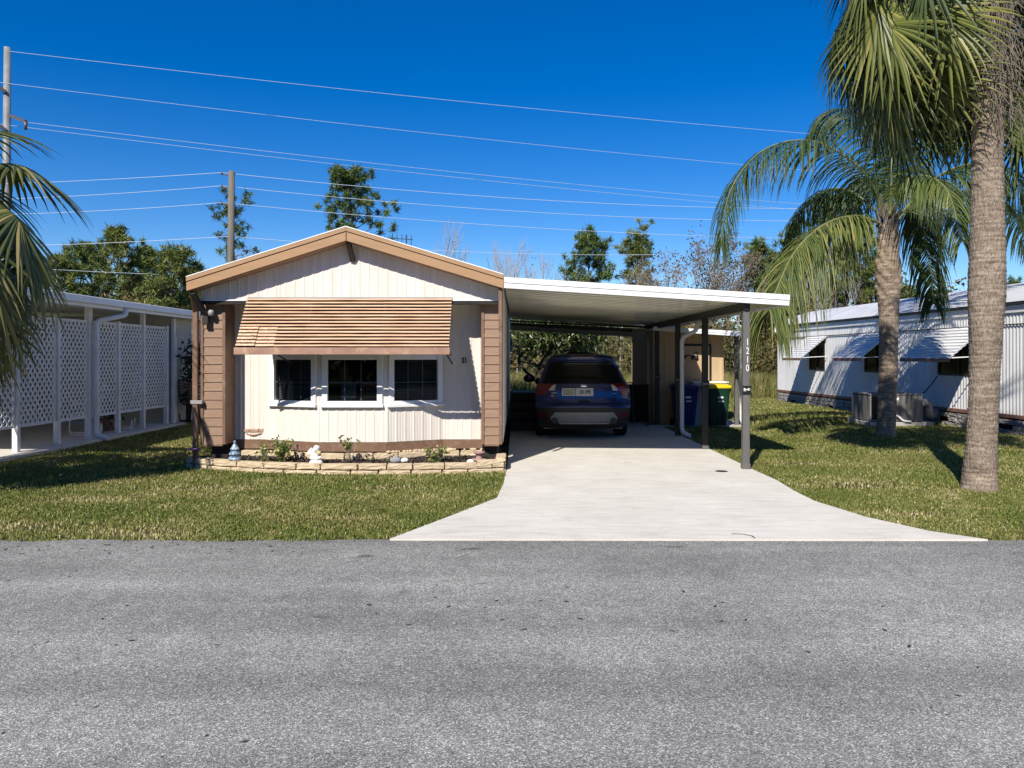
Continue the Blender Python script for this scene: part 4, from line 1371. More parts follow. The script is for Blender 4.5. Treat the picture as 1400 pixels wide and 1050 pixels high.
def small_plant(name, u, y, h, wid, nst, size, label, mat='plant_leaf', stem='bark_bare', topheavy=False, group=None, nl=12):
    x = X(u, y)
    r = thing(name, (x, y, .11), label, 'plant', group)
    mb = MB(); C = []
    for k in range(nst):
        a = random.uniform(0, 6.28); q = random.uniform(.3, 1)
        tip = (x + math.cos(a) * wid * q, y + math.sin(a) * wid * q * .6, .11 + h * random.uniform(.6, 1.0))
        b = (x + random.uniform(-.1, .1) * wid, y + random.uniform(-.1, .1) * wid, .11)
        m = ((b[0] * .4 + tip[0] * .6), (b[1] * .4 + tip[1] * .6), .11 + h * .55)
        mb.tube([b, m, tip], [.005, .004, .002], 5)
        for j in range(nl):
            t_ = random.uniform(.55 if topheavy else .1, 1.0)
            pz = Vector(b).lerp(Vector(m), t_ * 2) if t_ < .5 else Vector(m).lerp(Vector(tip), t_ * 2 - 1)
            C.append(tuple(pz + Vector((random.gauss(0, .02), random.gauss(0, .02), random.gauss(0, .015)))))
    mb.build('stem', M[stem], r)
    leaf_obj('leaves', np.array(C), size, M[mat], r, .55, .2, .15)
    return r
small_plant('shrub', 385, 10.82, .36, .20, 16, .07, 'yellow green leafy shrub in the planter left of the white statue', nl=16)
small_plant('shrub', 362, 10.85, .26, .10, 7, .06, 'small yellowish shrub in the planter nearest the blue ceramic tree', nl=12)
small_plant('shrub', 478, 10.72, .40, .13, 8, .06, 'thin tall shrub with leaves on top in front of the centre window', topheavy=True, nl=10)
small_plant('shrub', 594, 10.80, .24, .20, 14, .06, 'low sprawling yellow green shrub at the right half of the planter', nl=12)
small_plant('shrub', 404, 10.95, .25, .06, 4, .05, 'dark leaved sprig with pink bloom just left of the white statue', 'dark_bloom', nl=10)
small_plant('flower', 491, 10.85, .10, .07, 9, .035, 'low dark flower clump with pale pink blooms right of the thin shrub', 'dark_bloom', nl=10)
small_plant('flower', 508, 10.9, .06, .06, 7, .03, 'tiny dark flower clump on the mulch beside the pale pink blooms', 'dark_leaves', nl=8)
small_plant('flower', 338, 10.88, .10, .04, 5, .03, 'small dark flower clump next to the blue ceramic tree', 'dark_leaves', nl=10)
small_plant('flower', 535, 10.88, .12, .04, 5, .04, 'small green sprig growing behind the grey stone', 'plant_leaf', nl=10)

# ------------------------------------------------------------------ left neighbour: white home with latticed carport
lh = thing('neighbour_home', (-9.5, 15, 0), 'pale mobile home with white roof edge and latticed side porch', 'house')
LX = -7.72
mb = MB(); mb.prism([(-13.5, 2.70), (LX, 2.55), (LX, 2.66), (-13.5, 2.95)], 16.0, 'y', 10.2)
lr = mb.build('roof', M['roof_sheet'], lh)
mb = MB()
mb.box(LX + .001, LX + .10, 10.2, 26.2, 2.56, 2.69, .012); mb.box(LX + .001, LX + .03, 10.2, 26.2, 2.50, 2.559, .004)
mb.build('gutter', M['white_metal'], lr)
mb = MB()
def lap_wall(mb, A, B, z0, z1, pitch=.12):
    A = Vector(A); B = Vector(B); d = (B - A).normalized(); nn = Vector((d.y, -d.x))
    prof = []; z = z0
    while z < z1:
        zt = min(z1, z + pitch); prof += [(.018, z), (.016, z + .005), (.003, zt - .002)]; z = zt
    mb.grid([[(A.x + nn.x * o, A.y + nn.y * o, z) for (o, z) in [pp]] + [(B.x + nn.x * pp[0], B.y + nn.y * pp[0], pp[1])] for pp in prof], False)
lap_wall(mb, (-8.0, 17.95), (-8.0, 26), .1, 2.55)
lap_wall(mb, (-11.2, 17.95), (-8.02, 17.95), .1, 2.55)
lap_wall(mb, (-11.2, 9.0), (-11.2, 17.95), .1, 2.6)
mb.build('wall', M['cream_siding'], lh)
mb = MB(); mb.box(-8.03, -7.96, 17.90, 17.99, .06, 2.5, .004); mb.box(-8.03, -7.965, 18.85, 18.92, .06, 2.5, .004); mb.box(-7.98, -7.96, 17.995, 18.05, .10, 2.06); mb.build('corner_trim', M['lattice_white'], lh)
mb = MB(); mb.box(-11.18, -11.12, 14.6, 15.5, .08, 2.1); dd = mb.build('door', M['grey_wall'], lh)
mb = MB(); mb.ico((-11.09, 15.4, 1.05), .03); mb.build('handle', M['chrome'], dd)
mb = MB(); mb.box(-11.18, -11.13, 11.2, 12.6, 1.0, 2.0); mb.build('window', M['dark_glass'], lh)
LPX = -8.10
posts = [11.2, 12.46, 13.57, 14.57, 15.63, 16.68, 17.79]
for k, yy in enumerate(posts):
    ww = .085 if k == 3 else .045
    mb = MB(); mb.box(LPX - .045, LPX + .045, yy - ww / 2 - .02, yy + ww / 2 + .02, .06, 2.56 if k in (0, 3, 5) else 2.32, .005); mb.build('post', M['lattice_white'], lh)
def lattice(y0, y1, z0, z1, x):
    mb = MB()
    sp = .098; wd = .036; th = .006
    for sg, xo in ((1, .004), (-1, -.004)):
        c = -(z1 - z0) - 3
        while c < (y1 - y0) + (z1 - z0) + 3:
            # line y = y0 + c + sg*(z - z0)*0.8
            sl_ = .82
            pts = []
            ya = y0 + c; yb = y0 + c + sg * (z1 - z0) * sl_
            # clip to [y0,y1]
            t0_, t1_ = 0.0, 1.0
            dy = yb - ya
            for lo_, sign in ((y0, 1), (y1, -1)):
                fa = (ya - lo_) * sign; fb = (yb - lo_) * sign
                if fa < 0 and fb < 0: t0_ = 2; break
                if fa < 0: t0_ = max(t0_, fa / (fa - fb))
                elif fb < 0: t1_ = min(t1_, fa / (fa - fb))
            if t0_ < t1_ - .02:
                a = (x + xo, ya + dy * t0_, z0 + (z1 - z0) * t0_); b = (x + xo, ya + dy * t1_, z0 + (z1 - z0) * t1_)
                mb.beam(a, b, wd, th, up=(1, 0, 0))
            c += sp * 1.28
    for (a, b, c_, d_) in ((y0, y0 + .03, z0, z1), (y1 - .03, y1, z0, z1), (y0 + .03, y1 - .03, z0 - .01, z0 + .025), (y0 + .03, y1 - .03, z1 - .025, z1 + .01)):
        mb.box(x - .014, x + .014, a, b, c_, d_, .002)
    return mb.build('lattice_panel', M['lattice_white'], lh)
for a, b in zip(posts[:-1], posts[1:]):
    lattice(a + .045, b - .045, .46, 2.28, LPX)
lattice(9.9, 11.15, .46, 2.28, LPX)
mb = MB(); pipe(mb, [(LX + .05, 15.1, 2.55), (LX + .05, 15.1, 2.42), (LPX + .12, 14.62, 2.28), (LPX + .12, 14.62, .12), (LPX + .42, 14.5, .04)], .05); mb.build('downspout', M['lattice_white'], lh)

# patio chairs
def patio_chair(x, y, rot, label, mats):
    r = thing('patio_chair', (0, 0, 0), label, 'chair', 'chairs on the latticed porch')
    mb = MB()
    for q in (-.26, .26):
        pipe(mb, [(q, .30, .98), (q, .22, .42), (q, -.28, .40), (q, -.30, .02), (q, .24, .02), (q, .26, .20)], .014, 4)
        pipe(mb, [(q, .24, .62), (q, -.26, .63), (q, -.30, .40)], .014, 4)
    mb.tube([(-.26, .30, .98), (.26, .30, .98)], .014, 8); mb.tube([(-.26, .24, .02), (.26, .24, .02)], .014, 8)
    mb.build('frame', mats[0], r)
    mb = MB()
    for k in range(7): mb.box(-.25, .25, -.27 + .07 * k, -.22 + .07 * k, .40, .408)
    mb.build('seat', mats[1], r)
    mb = MB()
    for k in range(8): mb.beam((-.25, .225 + .0098 * k, .46 + .066 * k), (.25, .225 + .0098 * k, .46 + .066 * k), .008, .05)
    mb.build('backrest', mats[1], r)
    r.location = (x, y, .06); r.rotation_euler = (0, 0, rot)
    return r
patio_chair(-8.52, 15.25, R(-60), 'white strap patio chair under the lattice beside the downspout', (M['white_paint'], M['white_paint']))
patio_chair(-8.5, 16.5, R(-70), 'white strap patio chair farther back between two lattice posts', (M['white_paint'], M['white_paint']))
patio_chair(-7.62, 18.3, R(150), 'dark wooden chair against the cream siding past the lattice', (M['bark_dark'], M['brown_siding']))
mb = MB()
pot = thing('potted_plant', (X(172, 16.2) - .3, 16.1, .06), 'dark bushy potted plant on the latticed porch', 'plant')
mb.lathe([(.10, 0), (.15, .22), (.16, .24), (.13, .24), (.12, .2)], 18, (X(172, 16.2) - .3, 16.1, .06)); mb.build('pot', M['pink_pot'], pot)
C = rng.normal(size=(260, 3)) * np.array([.14, .14, .16]) + np.array([X(172, 16.2) - .3, 16.1, .48])
leaf_obj('leaves', C, .09, M['dark_leaves'], pot, .5)

# tall dark shrub between the homes
ts = thing('tall_shrub', (X(259, 18.2), 18.2, 0), 'dark narrow shrub growing between the cream siding and the brown downspout', 'shrub')
mb = MB()
C = []
bx_ = X(258, 18.2)
for k in range(7):
    a = random.uniform(0, 6.28)
    tip = (bx_ + math.cos(a) * .28, 18.2 + math.sin(a) * .3, random.uniform(1.6, 2.35)); b = (bx_ + random.uniform(-.05, .05), 18.2, 0)
    m = (bx_ + math.cos(a) * .12, 18.2 + math.sin(a) * .12, tip[2] * .55)
    mb.tube([b, m, tip], [.018, .012, .004], 6)
    for j in range(60):
        t_ = random.uniform(.25, 1); p = Vector(b).lerp(Vector(m), t_ * 2) if t_ < .5 else Vector(m).lerp(Vector(tip), t_ * 2 - 1)
        C.append(tuple(p + Vector((random.gauss(0, .06), random.gauss(0, .06), random.gauss(0, .06)))))
mb.build('stem', M['bark_dark'], ts)
leaf_obj('leaves', np.array(C), .13, M['dark_leaves'], ts, .55, .2, .2)

# ------------------------------------------------------------------ right neighbour: long white corrugated trailer
rh = thing('neighbour_trailer', (12.5, 20, 0), 'long white corrugated trailer home with hinged window awnings and stone skirt', 'house')
RA = Vector((10.93, 11.5)); RB = Vector((9.52, 28.05)); RA = RB + (Vector((10.19, 15.44)) - RB) * (17.5 / 12.62)
rd = (RA - RB).normalized(); rn = Vector((-rd.y, rd.x))
if rn.x > 0: rn = -rn
def RW(Yq, off, z):
    """point on the trailer wall line at depth Yq, off metres out of the wall"""
    t_ = (Yq - RB.y) / rd.y
    p = RB + rd * t_ + rn * off
    return Vector((p.x, p.y, z))
LENW = (RA - RB).length
mb = MB()
NSEG = int(LENW / .0165)
ZW0, ZW1 = .42, 2.50
def corr(s): return .008 * math.sin(s * 2 * math.pi / .10)
wn = [(24.25, 25.35, 1.2, 2.12), (20.55, 21.75, 1.2, 2.16), (16.75, 18.3, 1.2, 2.14)]
# one corrugated sheet with openings
cols = [(k / NSEG * LENW) for k in range(NSEG + 1)]
def open_at(Yq):
    for a, b, z0, z1 in wn:
        if a < Yq < b: return (z0, z1)
    return None
vs_ = []; fs_ = []
zlev = [ZW0, 1.2, 2.12, 2.14, 2.16, ZW1]
def wallv(s, z):
    p = RB + rd * s + rn * corr(s); return (p.x, p.y, z)
rowsV = [[wallv(s, z) for s in cols] for z in zlev]
base_ = 0
n_ = len(cols)
vs_ = [p for r in rowsV for p in r]
for i in range(len(zlev) - 1):
    zm_ = (zlev[i] + zlev[i + 1]) / 2
    for k in range(n_ - 1):
        Yq = RB.y + rd.y * (cols[k] + cols[k + 1]) / 2
        o_ = open_at(Yq)
        if o_ and o_[0] < zm_ < o_[1]: continue
        fs_.append((i * n_ + k, i * n_ + k + 1, (i + 1) * n_ + k + 1, (i + 1) * n_ + k))
mb.add(vs_, fs_, True)
# far end wall and near end wall, inner dark wall
e = RB; inn = -rn
for q in (RB, RA):
    a = q; b = q + inn * 4.0
    mb.add([(a.x, a.y, ZW0), (b.x, b.y, ZW0), (b.x, b.y, ZW1 + .1), (a.x, a.y, ZW1 + .1)], [(0, 1, 2, 3)])
mb.build('wall', M['neighbour_white'], rh)
mb = MB()
a = RB + inn * .6; b = RA + inn * .6
mb.add([(a.x, a.y, ZW0), (b.x, b.y, ZW0), (b.x, b.y, ZW1), (a.x, a.y, ZW1)], [(0, 1, 2, 3)])
mb.build('room_lining', M['interior'], rh)
def rbeam(mb, y0, y1, z0, z1, o0, o1):
    p0 = RW(y0, (o0 + o1) / 2, (z0 + z1) / 2); p1 = RW(y1, (o0 + o1) / 2, (z0 + z1) / 2)
    mb.beam(p0, p1, abs(o1 - o0), z1 - z0, bev=.004)
YN = RA.y
# bands under the eave and along the base
mb = MB(); rbeam(mb, YN, 28.05, ZW1 + .003, 2.66, -.02, .035); mb.build('eave_band', M['neighbour_white'], rh)
mb = MB(); rbeam(mb, YN, 28.05, 2.252, 2.278, .014, .03); rbeam(mb, YN, 28.1, 2.665, 2.72, -.01, .09); mb.build('dark_trim', M['dark_metal'], rh)
mb = MB(); rbeam(mb, YN, 28.05, .34, ZW0 - .002, -.01, .02); mb.build('base_trim', M['red_trim'], rh)
mb = MB(); 
a = RB + inn * .12; b = RA + inn * .12
mb.add([(a.x, a.y, 0), (b.x, b.y, 0), (b.x, b.y, .4), (a.x, a.y, .4)], [(0, 1, 2, 3)])
mb.build('skirt_backing', M['dirt_shade_dark'], rh)
# stone skirt
mb = MB()
s = 0.1
for lev in range(3):
    s = random.uniform(0, .2)
    while s < LENW - .3:
        L = random.uniform(.28, .5)
        if random.random() > .06:
            p = RB + rd * (s + L / 2) + rn * (-.02 - .008 * lev + random.uniform(-.012, .012))
            block(mb, (p.x, p.y, .0 + .105 * lev), (-rd.x, -rd.y), L - .015, .095, .07, .012)
        s += L
mb.build('stone_skirt', M['stone_skirt'], rh)
# shallow curved roof
mb = MB()
rows = []
for k in range(13):
    f = k / 12
    dd_ = -.10 + f * 4.4
    z = 2.725 + .62 * math.sin(math.pi * f) ** .8
    p0 = RA + inn * dd_; p1 = RB + inn * dd_
    rows.append([(p0.x + (p1.x - p0.x) * q, p0.y + (p1.y - p0.y) * q, z if q < .999 else z) for q in np.linspace(0, 1, 18)])
mb.grid(rows, True)
p0, p1 = RA, RB
rr = mb.build('roof', M['neighbour_roof'], rh)
mb = MB()
pts = [RB + inn * (-.1 + 4.4 * k / 12) for k in range(13)]
top = [(p.x, p.y + .01, 2.725 + .62 * math.sin(math.pi * k / 12) ** .8 - .002) for k, p in enumerate(pts)]
bot = [(p.x, p.y + .01, 2.5) for p in pts]
mb.grid([bot, top], False)
mb.build('roof_end', M['neighbour_white'], rr)
mb = MB()
pts = [RA + inn * (-.1 + 4.4 * k / 12) for k in range(13)]
mb.grid([[(p.x, p.y - .01, 2.5) for p in pts], [(p.x, p.y - .01, 2.725 + .62 * math.sin(math.pi * k / 12) ** .8 - .002) for k, p in enumerate(pts)]], False)
mb.build('roof_end', M['neighbour_white'], rr)
mb = MB(); q = RW(22.5, -.9, 3.05); mb.lathe([(.06, 0), (.06, .12), (.11, .13), (.11, .17), (.02, .19)], 14, q); mb.build('roof_vent', M['silver_plastic'], rr)
# windows and hinged awnings
for wi, (a, b, z0, z1) in enumerate(wn):
    mb = MB()
    for (ya, yb, za, zb) in ((a - .02, a + .04, z0 - .03, z1 + .03), (b - .04, b + .02, z0 - .03, z1 + .03), (a + .04, b - .04, z0 - .03, z0 + .02), (a + .04, b - .04, z1 - .02, z1 + .03), ((a + b) / 2 - .02, (a + b) / 2 + .02, z0 + .021, z1 - .021)):
        rbeam(mb, ya, yb, za, zb, -.03, .018)
    wv = mb.build('window', M['dark_metal'], rh)
    mb = MB(); mb.add([RW(a + .01, -.012, z0), RW(b - .01, -.012, z0), RW(b - .01, -.012, z1), RW(a + .01, -.012, z1)], [(0, 1, 2, 3)]); mb.build('pane', M['dark_glass'], wv)
    mb = MB()
    zt, zb_, out_ = 2.26, 1.56, .82
    ya, yb = a - .22, b + .14
    nsl = 10
    for k in range(nsl):
        f0, f1 = k / nsl - .01, (k + 1) / nsl
        r0 = [RW(yq, .03 + out_ * f0 + .0, zt + (zb_ - zt) * f0 - .006) for yq in (ya, yb)]
        r1 = [RW(yq, .03 + out_ * f1 + .012, zt + (zb_ - zt) * f1 + .02) for yq in (ya, yb)]
        mb.add([r0[0], r0[1], r1[1], r1[0]], [(0, 1, 2, 3)])
        r2 = [p - Vector((0, 0, .018)) for p in r1]
        mb.add([r1[0], r1[1], r2[1], r2[0]], [(0, 1, 2, 3)])
    awn = mb.build('awning', M['neighbour_white'], rh)
    mb = MB(); rbeam(mb, ya, yb, zb_ - .07, zb_ + .012, out_ + .03, out_ + .05); mb.build('valance', M['red_trim'], awn)
    mb = MB()
    for yq in (ya + .03, yb - .03):
        mb.beam(RW(yq, .03, 1.62), RW(yq, out_ + .02, 1.58), .02, .02); mb.beam(RW(yq, .03, 2.24), RW(yq, out_ + .02, 1.57), .02, .02)
    mb.build('awning_arm', M['white_metal'], awn)

# air conditioner on its pad
ac = thing('air_conditioner', (8.75, 18.1, 0), 'grey packaged air conditioner on a concrete pad beside the white trailer', 'air conditioner')
acx0, acx1, acy0, acy1 = X(1178, 18.2), X(1262, 17.75), 17.75, 18.75
mb = MB(); mb.box(acx0 - .05, acx1 + .2, acy0 - .1, acy1 + .1, 0, .10, .01); mb.build('pad', M['concrete_pad'], ac)
mb = MB(); mb.box(acx0, acx1, acy0, acy1, .11, .72, .02); cab = mb.build('cabinet', M['ac_metal'], ac)
mb = MB(); mb.box(acx0 - .012, acx1 + .012, acy0 - .012, acy1 + .012, .721, .745, .006); mb.build('lid', M['ac_metal'], cab)
mb = MB()
for k in range(16): mb.box(acx0 + .03, acx0 + .22, acy0 - .012, acy0 - .002, .17 + .032 * k, .185 + .032 * k)
mb.box(acx0 + .02, acx0 + .23, acy0 - .006, acy0 - .001, .15, .69)
mb.build('grille', M['black'], cab)
mb = MB(); mb.box(X(1222.5, 17.74), X(1229, 17.74), acy0 - .006, acy0 - .001, .60, .66); mb.build('label_plate', M['white_paint'], cab)
mb = MB()
pipe(mb, [(acx1 - .02, acy0 + .3, .55), (acx1 + .28, acy0 + .3, .52), (acx1 + .38, acy0 + .45, .2), (acx1 + .7, acy0 + .6, .3)], .10); mb.build('duct', M['silver_plastic'], ac)
mb = MB(); pipe(mb, [(X(1222, 17.7), acy0 - .04, .26), (X(1228, 17.7), acy0 - .06, .24), (X(1236, 17.6), acy0 - .12, .13), (X(1246, 17.6), acy0 - .14, .12)], .022); mb.build('drain_pipe', M['white_metal'], ac)
mb = MB(); pipe(mb, [(acx1 + .05, acy0 + .2, .72), (acx1 + .2, acy0 + .3, .78), (acx1 + .45, acy0 + .4, 1.0), (RW(acy0 + .5, .06, 1.0).x, acy0 + .5, 1.15)], .014); mb.build('cable', M['black'], ac)

# ------------------------------------------------------------------ palms
def trunk_mesh(path, radf, n=72, ring=None, steps=None, jit=.0):
    """path: f(t)->Vector, radf: f(t)->radius, surface relief from ring(t, a)"""
    mb = MB()
    rows = []
    for i in range(steps + 1):
        t_ = i / steps
        c = path(t_); r0 = radf(t_)
        row = []
        for k in range(n):
            a = 2 * math.pi * k / n
            r = r0 + (ring(t_, a) if ring else 0) + random.uniform(-jit, jit)
            row.append((c.x + r * math.cos(a), c.y + r * math.sin(a), c.z))
        row.append(row[0])
        rows.append(row)
    mb.grid(rows, True)
    return mb

class Strips:
    """folded leaf blades: each a chain of V-shaped cross sections"""
    def __init__(s): s.V = []; s.F = []; s.r = []; s.n = 0
    def blade(s, pts, wid, nrm, rv):
        m = len(pts)
        for i, p in enumerate(pts):
            t_ = (pts[min(i + 1, m - 1)] - pts[max(i - 1, 0)])
            t_.normalize()
            sd = t_.cross(nrm)
            if sd.length < 1e-5: sd = t_.orthogonal()
            sd.normalize()
            up = sd.cross(t_)
            wq = wid[i]
            s.V += [tuple(p + sd * wq - up * wq * .35), tuple(p + up * wq * .15), tuple(p - sd * wq - up * wq * .35)]
            s.r += [rv] * 3
            if i:
                b = s.n + (i - 1) * 3
                s.F += [(b, b + 1, b + 4, b + 3), (b + 1, b + 2, b + 5, b + 4)]
        s.n += m * 3
    def build(s, name, mat, parent):
        return np_mesh(name, np.array(s.V), np.array(s.F), mat, parent, np.array(s.r), False)

def fan_leaf(S, mbp, C, az, el, Lp, Lb, nseg=44, roll=0.0, droop=1.0, rb=.4, curl=.35, pr=.014, wf=1.0, sd_=1.0):
    d = Vector((math.cos(az) * math.cos(el), math.sin(az) * math.cos(el), math.sin(el)))
    p = C.copy(); pts = [p.copy()]
    n = 8
    for k in range(n):
        d = (d + Vector((0, 0, -.075 * droop * (k + 1) / n * 2))).normalized()
        p = p + d * (Lp / n); pts.append(p.copy())
    mbp.tube(pts, [pr * 1.5 - pr * .8 * k / n for k in range(n + 1)], 5)
    side = d.cross(Vector((0, 0, 1)))
    if side.length < .05: side = Vector((-math.sin(az), math.cos(az), 0))
    side.normalize()
    side = (Matrix.Rotation(roll, 3, d) @ side)
    up = side.cross(d).normalized()
    # costa continues and bends down
    costa = [p.copy()]; dc = d.copy(); q = p.copy(); dirs = [d.copy()]
    for k in range(6):
        dc = (dc - up * curl * .28 + Vector((0, 0, -.07 * droop))).normalized(); q = q + dc * (Lb * .075); costa.append(q.copy()); dirs.append(dc.copy())
    for j in range(nseg):
        f = (j + .5) / nseg * 2 - 1          # -1..1
        ang = f * R(142)
        ci = (1 - abs(f)) ** .8 * 6
        i0 = min(5, int(ci)); fr = ci - i0
        b = costa[i0].lerp(costa[i0 + 1], fr)
        dd_ = dirs[i0].lerp(dirs[i0 + 1], fr).normalized()
        upj = side.cross(dd_).normalized()
        sd = (dd_ * math.cos(ang) + side * math.sin(ang)).normalized()
        sd = (sd - upj * (.22 + .25 * abs(f)) + upj * random.uniform(-.05, .05)).normalized()
        L = Lb * (1.0 - .38 * abs(f) ** 1.6) * random.uniform(.9, 1.05)
        pts2 = [b.copy()]; dv = sd.copy(); qq = b.copy()
        m = 6
        for k in range(m):
            g = ((k + 1) / m)
            dv = (dv + Vector((random.uniform(-.05, .05), random.uniform(-.05, .05), -sd_ * droop * (.03 + .34 * g ** 2.4)))).normalized()
            qq = qq + dv * (L / m); pts2.append(qq.copy())
        w0 = .0165 * Lb * wf
        S.blade(pts2, [w0 * .55, w0, w0 * 1.05, w0 * .92, w0 * .7, w0 * .38, .002], upj, min(1, max(0, rb + random.gauss(0, .17))))

# --- tall cabbage palm by the right lawn
cb = Vector((5.56, 9.25, 0)); ct = Vector((5.80, 9.37, 5.95))
sp_ = thing('cabbage_palm', cb, 'tall cabbage palm with a thick rough trunk on the right lawn', 'tree')
def cpath(t_): return Vector((cb.x + (ct.x - cb.x) * t_ + .03 * math.sin(t_ * 5), cb.y + (ct.y - cb.y) * t_, ct.z * t_))
def crad(t_):
    z = t_ * ct.z
    return lerp_t([(0, .212), (.05, .20), (.14, .19), (.45, .172), (.9, .16), (1.4, .163), (1.9, .18), (2.35, .202), (2.6, .20), (3.1, .186), (4.0, .168), (6.0, .16)], z)
ph = [random.uniform(0, 6.28) for _ in range(400)]
def cring(t_, a):
    z = t_ * ct.z
    k = z / .052
    i = int(k); f = k - i
    v = -.007 * (1 - f) ** 3 + .004 * math.sin(a * 9 + ph[i % 400]) * .6 + .0035 * math.sin(a * 23 + ph[(i + 3) % 400] + z * 9)
    # the scar on the left front, low down
    sx = math.exp(-((a - 4.0) / .35) ** 2 - ((z - .33) / .07) ** 2)
    return v + .028 * sx - .02 * math.exp(-((a - 4.25) / .4) ** 2 - ((z - .18) / .06) ** 2)
tm = trunk_mesh(cpath, crad, 80, cring, 420, .0022)
trk = tm.build('trunk', M['sabal_trunk'], sp_)
S = Strips(); mbp = MB()
CC = Vector((5.78, 9.37, 6.2))
ga = 2.39996
random.seed(21)
nL = 72
for k in range(nL):
    f = k / (nL - 1)
    el = R(64 - 108 * f ** .8) + random.uniform(-.1, .1)
    az = (k * ga + random.uniform(-.15, .15)) % (2 * math.pi)
    if R(232) < az < R(340): continue
    if R(198) < az < R(236) and el < R(8): continue
    if (R(205) < az < R(350)) and el < R(-25): continue
    fan_leaf(S, mbp, CC + Vector((math.cos(az) * .12, math.sin(az) * .12, .25 - .35 * f)), az, el, random.uniform(1.2, 1.55), random.uniform(.9, 1.08), 36, random.uniform(-.5, .5), 1.1, .32 + .1 * random.random(), .38, .014, 1.15, .5)
for k in range(26):
    az = R(random.uniform(112, 200)) if k % 3 else R(random.uniform(-38, 60))
    fan_leaf(S, mbp, CC + Vector((math.cos(az) * .12, math.sin(az) * .12, -.15)), az, R(random.uniform(-42, 18)), random.uniform(1.2, 1.65), random.uniform(.85, 1.02), 36, random.uniform(-.5, .5), 1.1, random.uniform(.2, .4), .38, .014, 1.1, .6)
S.build('crown', M['sabal'], sp_)
S2 = Strips()
for az, el, lp, lb, ro in ((R(222), R(-14), 1.35, .88, .05), (R(206), R(-8), 1.65, .98, .2), (R(202), R(2), 1.55, 1.05, -.3), (R(192), R(-18), 1.5, 1.0, .2), (R(184), R(-26), 1.5, .95, 0), (R(352), R(-12), 1.3, 1.0, .1), (R(196), R(22), 1.5, 1.0, .3), (R(345), R(12), 1.35, 1.0, .2), (R(200), R(-50), 1.2, .9, -.1)):
    fan_leaf(S2, mbp, CC + Vector((math.cos(az) * .15, math.sin(az) * .15, .0)), az, el, lp, lb, 38, ro, 1.1, .62, .35, .016, 1.35, .42)
S2.build('lit_painted_fronds', M['sabal_painted_lit'], sp_)  # fronds coloured brighter to stand for sunlight on them
mbp.build('petioles', M['sabal_painted_lit'].copy() if False else pm('petiole_green', (.15, .17, .06), (.24, .22, .10), 6, .5), sp_)
mb = MB()
for k in range(260):
    a = random.gauss(R(268), .85); r0 = .17
    z = random.uniform(4.55, 6.6)
    p = Vector((CC.x + math.cos(a) * r0 - .02, CC.y + math.sin(a) * r0, z)); pts = [p.copy()]
    dv = Vector((math.cos(a) * .5, math.sin(a) * .5, random.uniform(-.6, .2)))
    for j in range(7):
        dv = (dv + Vector((random.gauss(0, .3), random.gauss(0, .3), -.35))).normalized(); p = p + dv * random.uniform(.06, .11); pts.append(p.copy())
    mb.tube(pts, [.006, .006, .005, .005, .004, .004, .003, .002], 4, False)
mb.build('dead_flower_stalks', M['fibre'], sp_)
# leaf bases at the top of the trunk
mb = MB()
for k in range(40):
    a = k * ga; z = 5.0 + .045 * k * .55
    c = cpath(min(1, z / 5.95)); r0 = .165
    p0 = Vector((c.x + math.cos(a) * r0, c.y + math.sin(a) * r0, z)); p1 = p0 + Vector((math.cos(a) * .10, math.sin(a) * .10, .22))
    mb.beam(p0, p1, .07, .03, up=(math.cos(a), math.sin(a), .2))
mb.build('leaf_bases', M['fibre'], sp_)

# --- palm at the left, trunk outside the picture
lb_ = Vector((-7.12, 8.8, 0))
lp_ = thing('fan_palm', lb_, 'drooping fan palm whose fronds hang in from the left edge', 'tree')
def lpath(t_): return Vector((lb_.x, lb_.y, 2.8 * t_))
tm = trunk_mesh(lpath, lambda t_: .19 + .05 * (1 - t_) ** 4 + .03 * t_, 40, lambda t_, a: .006 * math.sin(a * 13 + t_ * 60), 120, .003)
tm.build('trunk', M['sabal_trunk'], lp_)
S = Strips(); mbp = MB()
LC = Vector((lb_.x, lb_.y, 2.85))
random.seed(5)
for k in range(30):
    f = k / 29
    az = k * ga + .3; el = R(78 - 108 * f ** .9) + random.uniform(-.08, .08)
    fan_leaf(S, mbp, LC + Vector((math.cos(az) * .12, math.sin(az) * .12, .15 - .3 * f)), az, el, random.uniform(.95, 1.2), random.uniform(.85, 1.0), 32, random.uniform(-.3, .3), 1.2, .5, .42, .014, 1.5, .62)
for az, el, lp, lb2, ro in ((R(-8), R(38), 1.3, 1.0, 0), (R(-15), R(5), 1.3, 1.0, .1), (R(5), R(-30), 1.25, .95, .1), (R(-35), R(-38), 1.2, 1.0, -.2), (R(20), R(62), 1.35, 1.0, 0), (R(-60), R(0), 1.2, 1.0, 0), (R(-25), R(30), 1.2, 1.0, .2)):
    fan_leaf(S, mbp, LC + Vector((math.cos(az) * .12, math.sin(az) * .12, 0)), az, el, lp, lb2, 34, ro, 1.15, .66, .42, .016, 1.6, .6)
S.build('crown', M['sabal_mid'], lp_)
S = Strips()
for az, el, lp, lb2, ro in ((R(-22), R(-10), 1.2, .95, .5), (R(2), R(-40), 1.2, .9, .1), (R(8), R(22), 1.2, .9, .3)):
    fan_leaf(S, mbp, LC + Vector((math.cos(az) * .12, math.sin(az) * .12, 0)), az, el, lp, lb2, 32, ro, 1.05, .6, .42, .016, 1.75, .5)
S.build('lit_painted_fronds', M['sabal_painted_lit'], lp_)  # a few fronds painted in the lit leaf colour
mbp.build('petioles', D.materials['petiole_green'], lp_)

